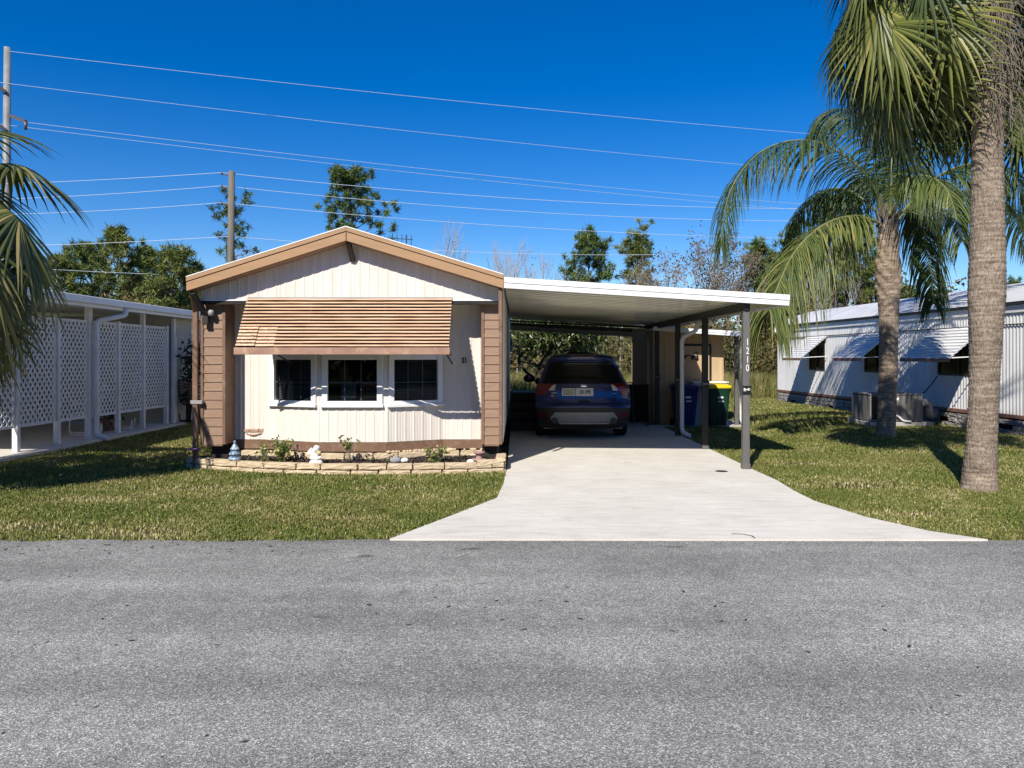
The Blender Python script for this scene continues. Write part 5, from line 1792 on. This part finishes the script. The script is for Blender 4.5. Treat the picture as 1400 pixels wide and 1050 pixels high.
# --- queen palm by the trailer
qb = Vector((7.49, 15.6, 0)); qt = Vector((7.55, 15.6, 4.3))
qp = thing('queen_palm', qb, 'feathery queen palm with a bulging ringed trunk in front of the white trailer', 'tree')
def qpath(t_): return Vector((qb.x + .06 * t_ + .03 * math.sin(t_ * 4), qb.y, qt.z * t_))
def qrad(t_):
    z = t_ * qt.z
    return lerp_t([(0, .20), (.15, .175), (1.0, .17), (2.0, .175), (2.6, .19), (3.0, .222), (3.4, .235), (3.7, .205), (4.3, .16)], z)
def qring(t_, a):
    z = t_ * qt.z
    k = z / .11; f = k - int(k)
    v = .006 * (1 - f) ** 2
    if z > 2.7:
        kk = z / .17; i = int(kk); f2 = kk - i
        v += (.034 * (f2) * max(0, math.sin(a * 4 + ph[i % 400])) ** .6 - .010 * math.sin(a * 7 + z * 22)) * min(1, (z - 2.7) / .3)
    return v
trunk_mesh(qpath, qrad, 64, qring, 240, .003).build('trunk', M['queen_trunk'], qp)
mb = MB()
for k in range(26):
    a = k * ga; z = 3.55 + .036 * k
    c = qpath(min(1, z / 4.3)); r0 = .17
    p0 = Vector((c.x + math.cos(a) * r0 * .8, c.y + math.sin(a) * r0 * .8, z)); p1 = p0 + Vector((math.cos(a) * .08, math.sin(a) * .08, random.uniform(.25, .5)))
    mb.beam(p0, p1, .09, .025, up=(math.cos(a), math.sin(a), .1))
mb.build('leaf_bases', M['fibre'], qp)
S = Strips(); mbp = MB()
def feather(S, mbp, C, az, el, L, grav, nl=62, ll=.62, rb=.45, twist=0.0, path=None):
    d = Vector((math.cos(az) * math.cos(el), math.sin(az) * math.cos(el), math.sin(el)))
    p = C.copy(); pts = [p.copy()]; ds = [d.copy()]
    n = 24
    for k in range(n):
        d = (d + Vector((0, 0, -grav * (.4 + 1.4 * k / n) / n * 2))).normalized(); p = p + d * (L / n); pts.append(p.copy()); ds.append(d.copy())
    if path is not None:
        cc = chain(path, 240); m_ = len(cc) - 1
        pts = [cc[int(round(k / n * m_))] for k in range(n + 1)]
        ds = [(pts[min(k + 1, n)] - pts[max(k - 1, 0)]).normalized() for k in range(n + 1)]
        h_ = pts[-1] - pts[0]; az = math.atan2(h_.y, h_.x)
    mbp.tube(pts, [.026 - .022 * k / n for k in range(n + 1)], 6)
    side0 = Vector((-math.sin(az), math.cos(az), 0))
    for j in range(nl):
        t_ = .14 + .86 * (j + random.random() * .6) / nl
        i = min(n - 1, int(t_ * n)); fr = t_ * n - i
        b = pts[i].lerp(pts[i + 1], fr); dd_ = ds[i]
        for sg in (-1, 1):
            up = side0.cross(dd_).normalized()
            dv = (dd_ * random.uniform(.45, .75) + side0 * sg * random.uniform(.7, 1.0) + up * random.uniform(-.3, .3)).normalized()
            LL = ll * (.55 + .7 * math.sin(math.pi * min(1, t_ * .9 + .08))) * random.uniform(.8, 1.1)
            q = b.copy(); pp = [q.copy()]
            m = 5
            for k in range(m):
                dv = (dv + Vector((random.gauss(0, .04), random.gauss(0, .04), -.26 - .46 * (k + 1) / m))).normalized()
                q = q + dv * (LL / m); pp.append(q.copy())
            w0 = .0135
            S.blade(pp, [w0 * .6, w0, w0, w0 * .8, w0 * .5, .001], up, min(1, max(0, rb + random.gauss(0, .16))))
QC = Vector((7.55, 15.6, 4.35))
random.seed(31)
for pth, ll_, rb, nl_ in (
        (((1212, 300, 15.6), (1182, 236, 15.5), (1112, 193, 15.3), (1042, 206, 15.1), (998, 262, 14.9), (986, 335, 14.8)), 1.0, .38, 130),
        (((1205, 306, 15.6), (1170, 295, 15.4), (1128, 306, 15.1), (1088, 342, 14.8), (1062, 395, 14.6), (1052, 425, 14.5)), 1.45, .74, 170),
        (((1208, 300, 15.7), (1165, 262, 16.2), (1125, 262, 16.7), (1090, 296, 17.1), (1075, 345, 17.3)), .75, .28, 110),
        (((1220, 300, 15.6), (1238, 252, 15.1), (1265, 240, 14.6), (1296, 262, 14.1), (1315, 330, 13.8)), .85, .6, 120),
        (((1224, 306, 15.7), (1246, 282, 16.0), (1262, 310, 16.3), (1272, 370, 16.5), (1276, 415, 16.6)), .8, .15, 110),
        (((1224, 300, 15.6), (1290, 236, 15.6), (1360, 226, 15.6), (1412, 266, 15.6), (1440, 330, 15.6)), .95, .5, 120),
        (((1222, 300, 15.7), (1300, 262, 16.6), (1370, 280, 17.4), (1415, 340, 18.0)), .85, .4, 110),
        (((1214, 298, 15.7), (1208, 225, 16.1), (1180, 165, 16.8), (1140, 150, 17.6), (1110, 190, 18.3)), .85, .35, 110),
        (((1216, 298, 15.7), (1230, 215, 16.2), (1260, 160, 17.0), (1300, 160, 17.8), (1330, 210, 18.4)), .85, .35, 110),
        (((1218, 298, 15.8), (1235, 240, 17.2), (1250, 230, 18.4), (1260, 280, 19.2), (1265, 340, 19.5)), .75, .3, 100),
        (((1212, 300, 15.8), (1195, 250, 17.0), (1175, 250, 18.0), (1160, 300, 18.8)), .75, .3, 100),
        (((1216, 296, 15.6), (1219, 230, 15.6), (1216, 175, 15.7), (1200, 140, 15.9)), .6, .4, 80)):
    feather(S, mbp, QC, 0, 0, 3, 1, int(nl_ * 1.15), ll_ * 1.12, rb, path=[P(*q) for q in pth])
S.build('crown', M['queen'], qp)
mbp.build('rachis', D.materials['petiole_green'], qp)

# ------------------------------------------------------------------ background trees
def tube_np(mb, a, b, ra, rb, n=5):
    mb.tube([a, b], [ra, rb], n, False)

def tufts(C, nper, length, width, spread, up=.35):
    """needle tufts: thin triangles radiating from each clump centre"""
    n = len(C) * nper
    Cc = np.repeat(np.asarray(C), nper, axis=0) + rng.normal(size=(n, 3)) * spread
    d = rng.normal(size=(n, 3)); d[:, 2] += up
    d /= np.linalg.norm(d, axis=1)[:, None]
    r = rng.normal(size=(n, 3)); s = np.cross(d, r); s /= np.linalg.norm(s, axis=1)[:, None] + 1e-9
    L = (length * rng.uniform(.6, 1.2, n))[:, None]
    V = np.zeros((n, 3, 3))
    V[:, 0] = Cc - s * width; V[:, 1] = Cc + s * width; V[:, 2] = Cc + d * L
    return V.reshape(-1, 3), n

def pine(u, vtop, Y, label, spread=1.0, low=.45, nbr=26, dens=1.0, mat='pine_needles', crown_shape='round', lean=0.0, name='pine_tree', seed=0, tuft=26, group='trees beyond the homes'):
    random.seed(seed)
    x = X(u, Y); H = Z(vtop, Y) - .85
    r = thing(name, (x, Y, 0), label, 'tree', group)
    mb = MB()
    def tp(t_): return Vector((x + lean * H * t_ * t_ + .12 * math.sin(t_ * 7 + seed), Y + .1 * math.cos(t_ * 5 + seed), H * t_))
    rt = .013 * H + .03
    mb.tube([tp(k / 12) for k in range(12)] + [tp(.985)], [rt * (1 - .85 * k / 12) for k in range(13)], 7, False)
    C = []; O = []
    for k in range(nbr):
        f = (k + random.random()) / nbr
        t_ = low + (1 - low) * f
        if crown_shape == 'round': pr_ = math.sin(math.pi * min(1, .18 + .80 * f)) ** .7
        elif crown_shape == 'cone': pr_ = (1 - f) * .9 + .14
        else: pr_ = .45 + .55 * random.random()
        L = spread * pr_ * random.uniform(.55, 1.15)
        a = k * ga + random.uniform(-.5, .5)
        b = tp(t_)
        el = R(10 + 45 * f + random.uniform(-15, 15))
        d = Vector((math.cos(a) * math.cos(el), math.sin(a) * math.cos(el), math.sin(el)))
        pts = [b]; p = b.copy(); 
        for j in range(4):
            d = (d + Vector((random.gauss(0, .13), random.gauss(0, .13), .05))).normalized(); p = p + d * (L / 4); pts.append(p.copy())
        mb.tube(pts, [rt * .38 * (1 - .7 * t_) + .012, .025, .02, .014, .008], 4, False)
        for j in range(int(4 * dens) + 1):
            q = random.uniform(.45, 1.05) if j else 1.03
            i = min(3, int(q * 4)); pp = pts[i].lerp(pts[i + 1], min(1.1, q * 4 - i))
            s_ = pp + Vector((random.gauss(0, .20), random.gauss(0, .20), random.gauss(.06, .14)))
            C.append(tuple(s_))
            if random.random() < .6: tube_np(mb, pp, s_, .012, .006, 3)
    for j in range(5): C.append(tuple(tp(1.0) + Vector((random.gauss(0, .15), random.gauss(0, .15), -.2 * j * .6))))
    mb.build('trunk', M['bark_pine'], r)
    V, n = tufts(C, int(tuft * 1.35), .36, .030, .075, .35)
    rv = np.repeat(np.clip(np.repeat(rng.uniform(.1, .9, len(C)), int(tuft * 1.35)) + rng.normal(0, .12, n), 0, 1), 3)
    np_mesh('crown', V, np.arange(n * 3).reshape(-1, 3), M[mat], r, rv)
    return r

def bare(u, vtop, Y, label, spread=1.3, seed=0, upright=.6, lev=4, leaves=0, lm='russet_leaves', tw='bare_twigs', group='trees beyond the homes', name='bare_tree'):
    random.seed(seed)
    x = X(u, Y); H = Z(vtop, Y)
    r = thing(name, (x, Y, 0), label, 'tree', group)
    mt = MB(); mw = MB(); C = []
    def grow(p, d, L, rad, lv):
        n = 3
        pts = [p]; q = p.copy(); dd_ = d.copy()
        for k in range(n):
            dd_ = (dd_ + Vector((random.gauss(0, .10), random.gauss(0, .10), .06 * upright))).normalized(); q = q + dd_ * (L / n); pts.append(q.copy())
        (mt if lv <= 1 else mw).tube(pts, [rad * (1 - .45 * k / n) for k in range(n + 1)], 5 if lv < 2 else 3, False)
        if lv >= lev:
            C.extend([tuple(pts[-1]), tuple(pts[-2])]); return
        nb = 3 if lv else 6
        for k in range(nb):
            b = pts[1 + (k % n)].lerp(pts[min(n, 2 + (k % n))], random.random()) if lv else pts[0].lerp(pts[-1], .35 + .65 * k / nb)
            ax = Vector((random.gauss(0, 1), random.gauss(0, 1), random.gauss(0, .3))).normalized()
            nd = (dd_ * (.75 + .4 * upright) + ax * .75 * spread).normalized()
            grow(b, nd, L * random.uniform(.5, .75), max(.006, rad * .5), lv + 1)
        grow(pts[-1], dd_, L * .6, max(.007, rad * .55), lv + 1)
    grow(Vector((x, Y, 0)), Vector((random.gauss(0, .05), random.gauss(0, .05), 1)).normalized(), H * .52, .012 * H + .015, 0)
    # fit the height
    mx = max(p[2] for p in mw.v); s_ = H / mx
    for m_ in (mt, mw): m_.v = [(x + (p[0] - x) * min(1, s_), Y + (p[1] - Y) * min(1, s_), p[2] * s_) for p in m_.v]
    C = np.array([(x + (p[0] - x) * min(1, s_), Y + (p[1] - Y) * min(1, s_), p[2] * s_) for p in C])
    mt.build('trunk', M['bark_bare'], r)
    mw.build('twigs', M[tw], r)
    if leaves:
        idx = rng.integers(0, len(C), leaves)
        leaf_obj('leaves', C[idx] + rng.normal(size=(leaves, 3)) * .16, .15, M[lm], r, .6, .1, .2)
    return r

pine(480, 227, 47, 'open crowned pine rising behind the roof peak, widest to the right', 2.7, .60, 44, 1.1, crown_shape='round', lean=-.005, seed=3, tuft=36)
pine(322, 264, 46, 'thin ragged pine directly behind the wooden utility pole', 1.6, .45, 34, .55, crown_shape='x', seed=5, tuft=20)
left = [(78, 338, 40, 'left edge pine half hidden by the drooping fan palm', 1.8), (122, 322, 44, 'dull green pine right of the fan palm fronds above the lattice', 1.9),
        (163, 302, 42, 'tallest pine of the grove above the latticed porch', 1.9), (203, 330, 45, 'middle pine of the grove, behind the lattice downspout', 1.9),
        (238, 333, 38, 'rounded yellow green pine near the left roof corner', 1.8), (264, 352, 40, 'short pine closest to the left end of the tan fascia', 1.5), (30, 350, 46, 'pine beside the grey steel pole at the left edge', 1.7)]
for k, (u, v, Y, lb, sp) in enumerate(left):
    pine(u, v, Y, lb, sp, .38, 36, 1.15, 'pine_needles_yellow' if k in (0, 2, 4) else 'pine_needles', 'round', seed=40 + k, tuft=30)
pine(806, 311, 50, 'dense conical pine above the middle of the carport roof', 2.0, .52, 42, 1.3, crown_shape='round', seed=61, tuft=32)
pine(872, 317, 52, 'flat topped pine behind the carport roof beside bare branches', 2.0, .64, 30, 1.2, 'pine_needles_yellow', crown_shape='x', seed=62, tuft=30)
right = [(1062, 338, 50, 'short pine between the carport roof and the queen palm', 1.5, .3, 'pine_needles_yellow'), (1110, 325, 50, 'olive pine showing under the arching left frond of the queen palm', 1.7, .3, 'pine_needles_yellow'),
         (1158, 318, 49, 'olive pine showing just left of the queen palm leaf bases', 1.7, .3, 'pine_needles_yellow'), (1198, 335, 50, 'pine partly hidden behind the queen palm trunk', 1.6, .3, 'pine_needles'),
         (1036, 318, 46, 'pine just above the right end of the carport roof', 1.5, .4, 'pine_needles'), (1085, 300, 48, 'pine behind the long left frond of the queen palm', 1.8, .42, 'pine_needles'),
         (1135, 262, 44, 'tall pine left of the queen palm trunk', 2.2, .45, 'pine_needles'), (1178, 290, 43, 'pine with a bare grey trunk immediately left of the queen palm trunk', 2.0, .5, 'pine_needles_yellow'),
         (1240, 385, 55, 'low pine top above the trailer roof between the two palm trunks', 1.6, .4, 'pine_needles'), (1292, 392, 58, 'low pine top beside the thick palm trunk above the roof', 1.6, .4, 'pine_needles'), (1384, 372, 60, 'pine tip above the trailer roof at the right edge', 1.2, .4, 'pine_needles')]
for k, (u, v, Y, lb, sp, lo_, mt_) in enumerate(right):
    pine(u, v, Y, lb, sp, lo_, 32, 1.1, mt_, 'cone' if k == 10 else 'round', seed=80 + k, tuft=30)
bares = [(600, 303, 52, 'pale leafless tree behind the right slope of the roof', .55, 1.3, 0), (664, 345, 50, 'low leafless tree just left of the carport roof corner', .6, 1.2, 0), (706, 318, 52, 'slender leafless tree above the carport roof corner', .5, 1.3, 0),
         (738, 342, 50, 'twiggy leafless tree left of the dense pine', .7, 1.0, 60), (846, 350, 48, 'leafless tree between the two carport pines', .8, .9, 60), (905, 345, 48, 'thin leaved tree right of the flat topped pine', .8, .9, 700), (925, 330, 47, 'russet tree with thin leaves over the carport roof', .9, .8, 1500),
         (966, 300, 46, 'wide spreading russet tree near the long palm frond', .95, .7, 2600), (1000, 335, 45, 'small russet tree under the tip of the long palm frond', .9, .8, 1500), (1158, 365, 40, 'pale forked leafless tree left of the queen palm trunk', .7, 1.0, 0), (345, 330, 44, 'wispy leafless tree right of the wooden utility pole', .7, 1.0, 120)]
for k, (u, v, Y, lb, sp, upr, lv) in enumerate(bares):
    bare(u, v, Y, lb, sp, 100 + k, upr, 4, lv)

# small broad-leaved tree seen through the carport
random.seed(9)
ct_ = thing('citrus_tree', (.72, 25.5, 0), 'spreading green broadleaf tree seen through the carport above the car', 'tree')
mb = MB(); C = []
def gro(p, d, L, rad, lv):
    q = p + d * L
    m = p.lerp(q, .5) + Vector((random.gauss(0, .05), random.gauss(0, .05), 0))
    mb.tube([p, m, q], [rad, rad * .8, rad * .6], 6, False)
    if lv == 4:
        for k in range(70): C.append(tuple(q + Vector((random.gauss(0, .26), random.gauss(0, .26), random.gauss(0, .2)))))
        return
    for k in range(3):
        nd = (d * .8 + Vector((random.gauss(0, .75), random.gauss(0, .75), random.gauss(.12, .3)))).normalized()
        gro(q, nd, L * random.uniform(.6, .85), rad * .6, lv + 1)
gro(Vector((.72, 25.5, 0)), Vector((0, 0, 1)), 1.25, .12, 0)
gro(Vector((.80, 25.5, .7)), Vector((.7, 0, .7)).normalized(), 1.0, .08, 1)
gro(Vector((.70, 25.5, .8)), Vector((-.7, 0, .7)).normalized(), .9, .07, 1)
mb.v = [(p[0], p[1], min(p[2], 4.0)) for p in mb.v]
mb.build('trunk', M['bark_dark'], ct_)
C = np.array(C); C = C[(C[:, 2] < 3.9) & (C[:, 2] > 1.5)]
leaf_obj('crown', C, .15, M['broad_leaves'], ct_, .5, 0, .3)

# brush behind the carport and far woods
def clump_cloud(n, boxes):
    out = []
    for (cx, cy, cz_, rx, ry_, rz_) in boxes:
        m = max(30, int(n * rx * rz_ * 4))
        q = rng.normal(size=(m, 3)); q /= np.linalg.norm(q, axis=1)[:, None]; q *= (rng.uniform(.35, 1, m) ** .5)[:, None]
        out.append(q * np.array([rx, ry_, rz_]) * (1 + .25 * np.sin(q[:, :1] * 9 + cx)) + np.array([cx, cy, cz_]))
    return np.concatenate(out)
random.seed(77)
bx_ = [(random.uniform(-20, 30), random.uniform(38, 46), 0, random.uniform(.9, 1.8), random.uniform(.8, 1.4), random.uniform(1.4, 3.0)) for _ in range(60)]
bx_ = [(a, b, f * .9, c, d_, f) for a, b, _, c, d_, f in bx_]
Cb = clump_cloud(70, bx_); Cb = Cb[Cb[:, 2] > 0]
tag(leaf_obj('undergrowth', Cb, .28, M['brush'], None, .4, .3, .1), kind='stuff')
bx_ = [(X(random.choice([random.uniform(40, 300), random.uniform(1080, 1330)]), 50), random.uniform(46, 56), 0, random.uniform(1.6, 2.6), 1.6, random.uniform(2.0, 3.6)) for _ in range(44)]
bx_ = [(a, b, f * .95, c, d_, f) for a, b, _, c, d_, f in bx_]
Cb = clump_cloud(60, bx_); Cb = Cb[Cb[:, 2] > 0]
tag(leaf_obj('undergrowth', Cb, .32, M['broad_leaves'], None, .5, .2, .1), kind='stuff')
bx_ = [(random.uniform(-95, 95), random.uniform(88, 120), 0, random.uniform(3, 5), 3, random.uniform(2.6, 4.2)) for _ in range(120)]
bx_ = [(a, b, f * .9, c, d_, f) for a, b, _, c, d_, f in bx_]
Cb = clump_cloud(9, bx_); Cb = Cb[Cb[:, 2] > 0]
tag(leaf_obj('woods', Cb, .9, M['pine_needles'], None, .5, .3, 0), kind='stuff')

bx_ = [(-70 + 140 * k / 60 + random.uniform(-1, 1), random.uniform(-24, -19), 0, random.uniform(2.2, 3.4), 2.2, random.uniform(3.6, 5.0)) for k in range(61)]  # unseen tree row added behind the camera to block low sky light
bx_ = [(a, b, f * .95, c, d_, f) for a, b, _, c, d_, f in bx_]
Cb = clump_cloud(12, bx_); Cb = Cb[Cb[:, 2] > 0]
tag(leaf_obj('woods', Cb, .9, M['pine_needles'], None, .6, .3, 0), kind='stuff')

# ------------------------------------------------------------------ grass
def in_poly(px, py, poly):
    inside = np.zeros(len(px), bool)
    n = len(poly); j = n - 1
    for i in range(n):
        xi, yi = poly[i]; xj, yj = poly[j]
        c = ((yi > py) != (yj > py)) & (px < (xj - xi) * (py - yi) / (yj - yi + 1e-12) + xi)
        inside ^= c; j = i
    return inside

fpoly = [(p.x, p.y + .02) for p in front] + [(-.1, 11.6), (-.1, 24), (-4.75, 24), (-4.75, 11.9)]
RWx = lambda yq: np.interp(yq, [RA.y, RB.y], [RA.x, RB.x]) - .02
SPOTS = [(X(265, 9.3), 9.3, .35), (X(530, 9.3), 9.35, .3), (X(470, 7.6), 7.6, .22), (X(1180, 9.5), 9.5, .55), (X(1250, 8), 7.8, .35), (X(120, 8.6), 8.6, .45), (X(60, 7.3), 7.2, .4), (X(1080, 11.5), 11.5, .5), (X(200, 7.0), 6.95, .35)]
def worn(px, py):
    b = .62 * np.sin(px * 3.7 + 2 * np.sin(py * 2.3)) * np.sin(py * 5.1 + 1.7 * np.sin(px * 2.9 + 1)) + .35 * np.sin(px * 13 + py * 7) * np.sin(py * 15 - px * 5)
    for cx_, cy_, r_ in SPOTS:
        b = np.maximum(b, 1.2 * np.exp(-((px - cx_) / (r_ * 1.7)) ** 2 - ((py - cy_) / (r_ * .6)) ** 2) + .25 * np.sin(px * 31) * np.sin(py * 37))
    return b

def lawn_points(n, x0, x1, y0, y1):
    px = rng.uniform(x0, x1, n); py = rng.uniform(y0, y1, n)
    ok = ~in_poly(px, py, DW) & ~in_poly(px, py, fpoly)
    ok &= ~((px < -7.76) & (py > 9.5) & (py < 18.6))
    ok &= ~((px > -4.7) & (px < 3.3) & (py > 11.3) & (py < 24))
    ok &= ~((px > 2.95) & (px < 5.35) & (py > 17.4) & (py < 21.7))
    ok &= ~((px > RWx(py)) & (py > 10.5) & (py < 28))
    ok &= ~((px > acx0 - .07) & (px < acx1 + .22) & (py > acy0 - .12) & (py < acy1 + .12))
    ok &= (np.abs(px) < .74 * py + 3.0) & (rng.uniform(0, 1, n) < np.where(np.abs(px) < .72 * py, 1.0, .6))
    ok &= py > 6.70 + .035 * np.sin(px * 3.1) + .03 * np.sin(px * 8.3 + 1) + .02 * np.sin(px * 23) + rng.uniform(-.07, .05, n)
    ok &= ~((px > -1.25) & (px < 4.15) & (py < 6.76))
    bare_ = worn(px, py)
    ok &= rng.uniform(0, 1, n) > np.clip((bare_ - .4) * 1.1, 0, .7)
    return px[ok], py[ok]

def blades(px, py, hmin, hmax, wmin, wmax, lean=.55, z0=0.0):
    n = len(px)
    h = rng.uniform(hmin, hmax, n); w = rng.uniform(wmin, wmax, n)
    a = rng.uniform(0, 2 * math.pi, n); b = a + math.pi / 2 + rng.normal(0, .4, n)
    ln = np.abs(rng.normal(0, lean, n)) * h
    dx, dy = np.cos(b), np.sin(b); sx, sy = np.cos(a) * w, np.sin(a) * w
    V = np.zeros((n, 5, 3))
    zr = np.full(n, z0)
    V[:, 0] = np.stack([px - sx, py - sy, zr], 1); V[:, 1] = np.stack([px + sx, py + sy, zr], 1)
    mx, my, mz = px + dx * ln * .35, py + dy * ln * .35, z0 + h * .6
    V[:, 2] = np.stack([mx - sx * .85, my - sy * .85, mz], 1); V[:, 3] = np.stack([mx + sx * .85, my + sy * .85, mz], 1)
    V[:, 4] = np.stack([px + dx * ln, py + dy * ln, z0 + h * np.clip(1.02 - .3 * ln / h, .3, 1)], 1)
    i = np.arange(n)[:, None] * 5
    F3 = np.concatenate([i + np.array([[0, 1, 3]]), i + np.array([[0, 3, 2]]), i + np.array([[2, 3, 4]])])
    return V.reshape(-1, 3), F3, n

def patchy(px, py):
    q = np.sin(px * 2.1 + 1.3 * np.sin(py * 1.7)) * np.sin(py * 2.6 + 1.1 * np.sin(px * 1.3 + 2)) + .5 * np.sin(px * 5.3 + py * 4.1) * np.sin(py * 6.1 - px * 2.2)
    return q
Vs, Fs, Rs = [], [], []
off = 0
for (n, x0, x1, y0, y1, hm, hx, wm, wx) in ((330000, -9.8, 9.8, 6.62, 9.2, .014, .042, .003, .0065), (270000, -12, 11.5, 9.2, 12.6, .015, .044, .0035, .0075), (170000, -11, 11.5, 12.6, 18, .018, .05, .005, .010), (150000, -14, 12, 18, 29.8, .03, .075, .008, .018)):
    px, py = lawn_points(n, x0, x1, y0, y1)
    V, F3, m = blades(px, py, hm, hx, wm, wx)
    q = patchy(px, py)
    rv = np.clip(.49 + .13 * q + .32 * np.clip(worn(px, py) - .15, 0, 1) + rng.normal(0, .24, m), 0, 1)
    Vs.append(V); Fs.append(F3 + off); Rs.append(np.repeat(rv, 5)); off += len(V)
tag(np_mesh('grass', np.concatenate(Vs), np.concatenate(Fs), M['grass'], None, np.concatenate(Rs)), kind='stuff')

n = 70000
px = rng.uniform(-18, 24, n); py = 24.5 + rng.uniform(0, 1, n) ** 1.4 * 18
ok = ~((px > 6.5) & (py < 29.2)) & ~((px > -4.8) & (px < -.1) & (py < 25.5)) & ~((px < -7.5) & (py < 26.5))
px, py = px[ok], py[ok]
V, F3, m = blades(px, py, .35, 1.05, .009, .02, .35)
q = np.clip(.5 + .25 * patchy(px * .5, py * .5) + rng.normal(0, .22, m), 0, 1)
tag(np_mesh('tall_grass', V, F3, M['tall_grass'], None, np.repeat(q, 5)), kind='stuff')

# fallen leaves and grit on the road and driveway
n = 70
cc_ = np.array([(-2.6, 4.4), (-.9, 4.7), (-3.6, 5.6), (2.6, 3.6), (.4, 5.2), (-1.6, 3.3), (1.6, 4.6)])[rng.integers(0, 7, n)]
C = np.stack([cc_[:, 0] + rng.normal(0, .55, n), np.clip(cc_[:, 1] + rng.normal(0, .28, n), 2.6, 6.6), np.full(n, .010)], 1)
m = 60
C2 = np.stack([rng.uniform(-5.2, -1.2, m), rng.uniform(6.2, 6.72, m), np.full(m, .010)], 1)
C = np.concatenate([C, C2])
n = len(C); a = rng.uniform(0, 6.28, n); L = rng.uniform(.008, .028, n)[:, None]
d = np.stack([np.cos(a), np.sin(a), rng.uniform(0, .2, n)], 1); s_ = np.stack([-np.sin(a), np.cos(a), rng.uniform(-.1, .3, n)], 1)
V = np.zeros((n, 4, 3)); V[:, 0] = C - d * L; V[:, 1] = C + s_ * L * .4; V[:, 2] = C + d * L; V[:, 3] = C - s_ * L * .4
V[:, :, 2] = np.maximum(V[:, :, 2], .0085)
tag(np_mesh('fallen_leaves', V.reshape(-1, 3), np.arange(n * 4).reshape(-1, 4), M['leaf_litter'], None, np.repeat(rng.uniform(0, 1, n), 4)), kind='stuff')

# ------------------------------------------------------------------ poles and wires
YPw = 38.0
wpx = X(316, YPw); wpt = Z(234, YPw)
wp = thing('utility_pole', (wpx, YPw, 0), 'weathered wooden utility pole rising behind the tan roof edge', 'pole')
mb = MB(); mb.tube([(wpx - .04, YPw, 0), (wpx - .03, YPw, wpt * .5), (wpx + .03, YPw, wpt)], [.20, .175, .15], 12); mb.build('shaft', M['wood_pole'], wp)
for v in (238, 256, 279):
    mb = MB(); mb.beam((wpx - .1, YPw - .05, Z(v, YPw) - .08), (wpx - .42, YPw - .1, Z(v, YPw)), .06, .06); mb.lathe([(.03, 0), (.07, .02), (.05, .05), (.07, .08), (.05, .11), (.02, .13)], 10, (wpx - .42, YPw - .1, Z(v, YPw) - .06)); mb.build('insulator', M['insulator'], wp)
mb = MB(); mb.tube([(wpx + .19, YPw - .1, wpt - .1), (wpx + .22, YPw - .15, wpt - 1.6)], .012, 5); mb.build('ground_wire', M['dark_metal'], wp)
YS = 42.0
spx = X(10, YS); spt = Z(65, YS)
spo = thing('transmission_pole', (spx, YS, 0), 'tall pale steel transmission pole at the left edge above the fan palm', 'pole')
mb = MB(); mb.tube([(spx - .1, YS, 0), (spx, YS, spt)], [.25, .17], 16); mb.build('shaft', M['steel_pole'], spo)
for (u1, v1, u2, v2) in ((12, 157, 35, 166), (8, 126, -14, 110), (8, 178, -14, 162)):
    mb = MB(); a = P(u1, v1, YS - .2); b = P(u2, v2, YS - .6)
    mb.beam(a, b, .14, .16); mb.tube([b, b - Vector((0, 0, .45))], [.10, .07], 8); mb.build('arm', M['insulator'], spo)
def wire(a, b, sag, label, r=.0115):
    a = Vector(a); b = Vector(b)
    pts = []
    for k in range(25):
        f = k / 24
        p = a.lerp(b, f); p.z -= sag * 4 * f * (1 - f); pts.append(p)
    mb = MB(); mb.tube(pts, r, 4, False)
    return tag(mb.build('power_line', M['wire']), label, 'wire', 'overhead wires')
def far(u, v, Z0):
    """the point on sight line u,v that lies at height Z0"""
    Yq = (Z0 - HC) * F / (V0 - v)
    return P(u, v, Yq)
def extend(a, b, f=1.25): return a + (b - a) * f
for (u1, v1, u2, v2, lb) in ((12, 70, 1100, 178, 'topmost overhead wire, running from the tip of the steel pole'), (-30, 109, 1025, 222, 'overhead wire crossing the steel pole above its right arm'),
                             (35, 167, 985, 266, 'overhead wire starting at the right arm of the steel pole'), (-30, 166, 975, 273, 'overhead wire passing just under the right arm of the steel pole')):
    a = P(u1, v1, YS - .6); b = far(u2, v2, a.z - .3)
    wire(a, extend(a, b), .35, lb)
for (v1, u2, v2, lb) in ((238, 985, 277, 'upper wire of the wooden pole, sagging away to the right'), (256, 985, 294, 'middle wire of the wooden pole, sagging away to the right'), (279, 1060, 319, 'lowest wire of the wooden pole, sagging away to the right')):
    a = Vector((wpx - .42, YPw - .1, Z(v1, YPw) + .05)); b = far(u2, v2, a.z - .1)
    wire(a, extend(a, b), .45, lb)
for (v1, u2, v2, lb) in ((238, 40, 247, 'upper wire running left from the wooden pole'), (256, 80, 266, 'middle wire running left from the wooden pole'), (279, 95, 287, 'lowest wire running left from the wooden pole')):
    a = Vector((wpx - .42, YPw - .1, Z(v1, YPw) + .05)); b = P(u2, v2, YPw + 1.5)
    wire(a, extend(a, b, 1.8), .12, lb)
a = P(-80, 338, YPw); wire(a, P(316, 323, YPw), .1, 'thin low wire crossing the left pine tops to the wooden pole', .012)
a = P(316, 323, YPw); b = far(780, 343, a.z); wire(a, extend(a, b, 1.3), .3, 'thin low wire running right above the gable roof', .012)
a = P(-60, 360, YPw - 2); wire(a, P(330, 378, YPw + 4), .1, 'lowest thin wire crossing in front of the left pines', .012)
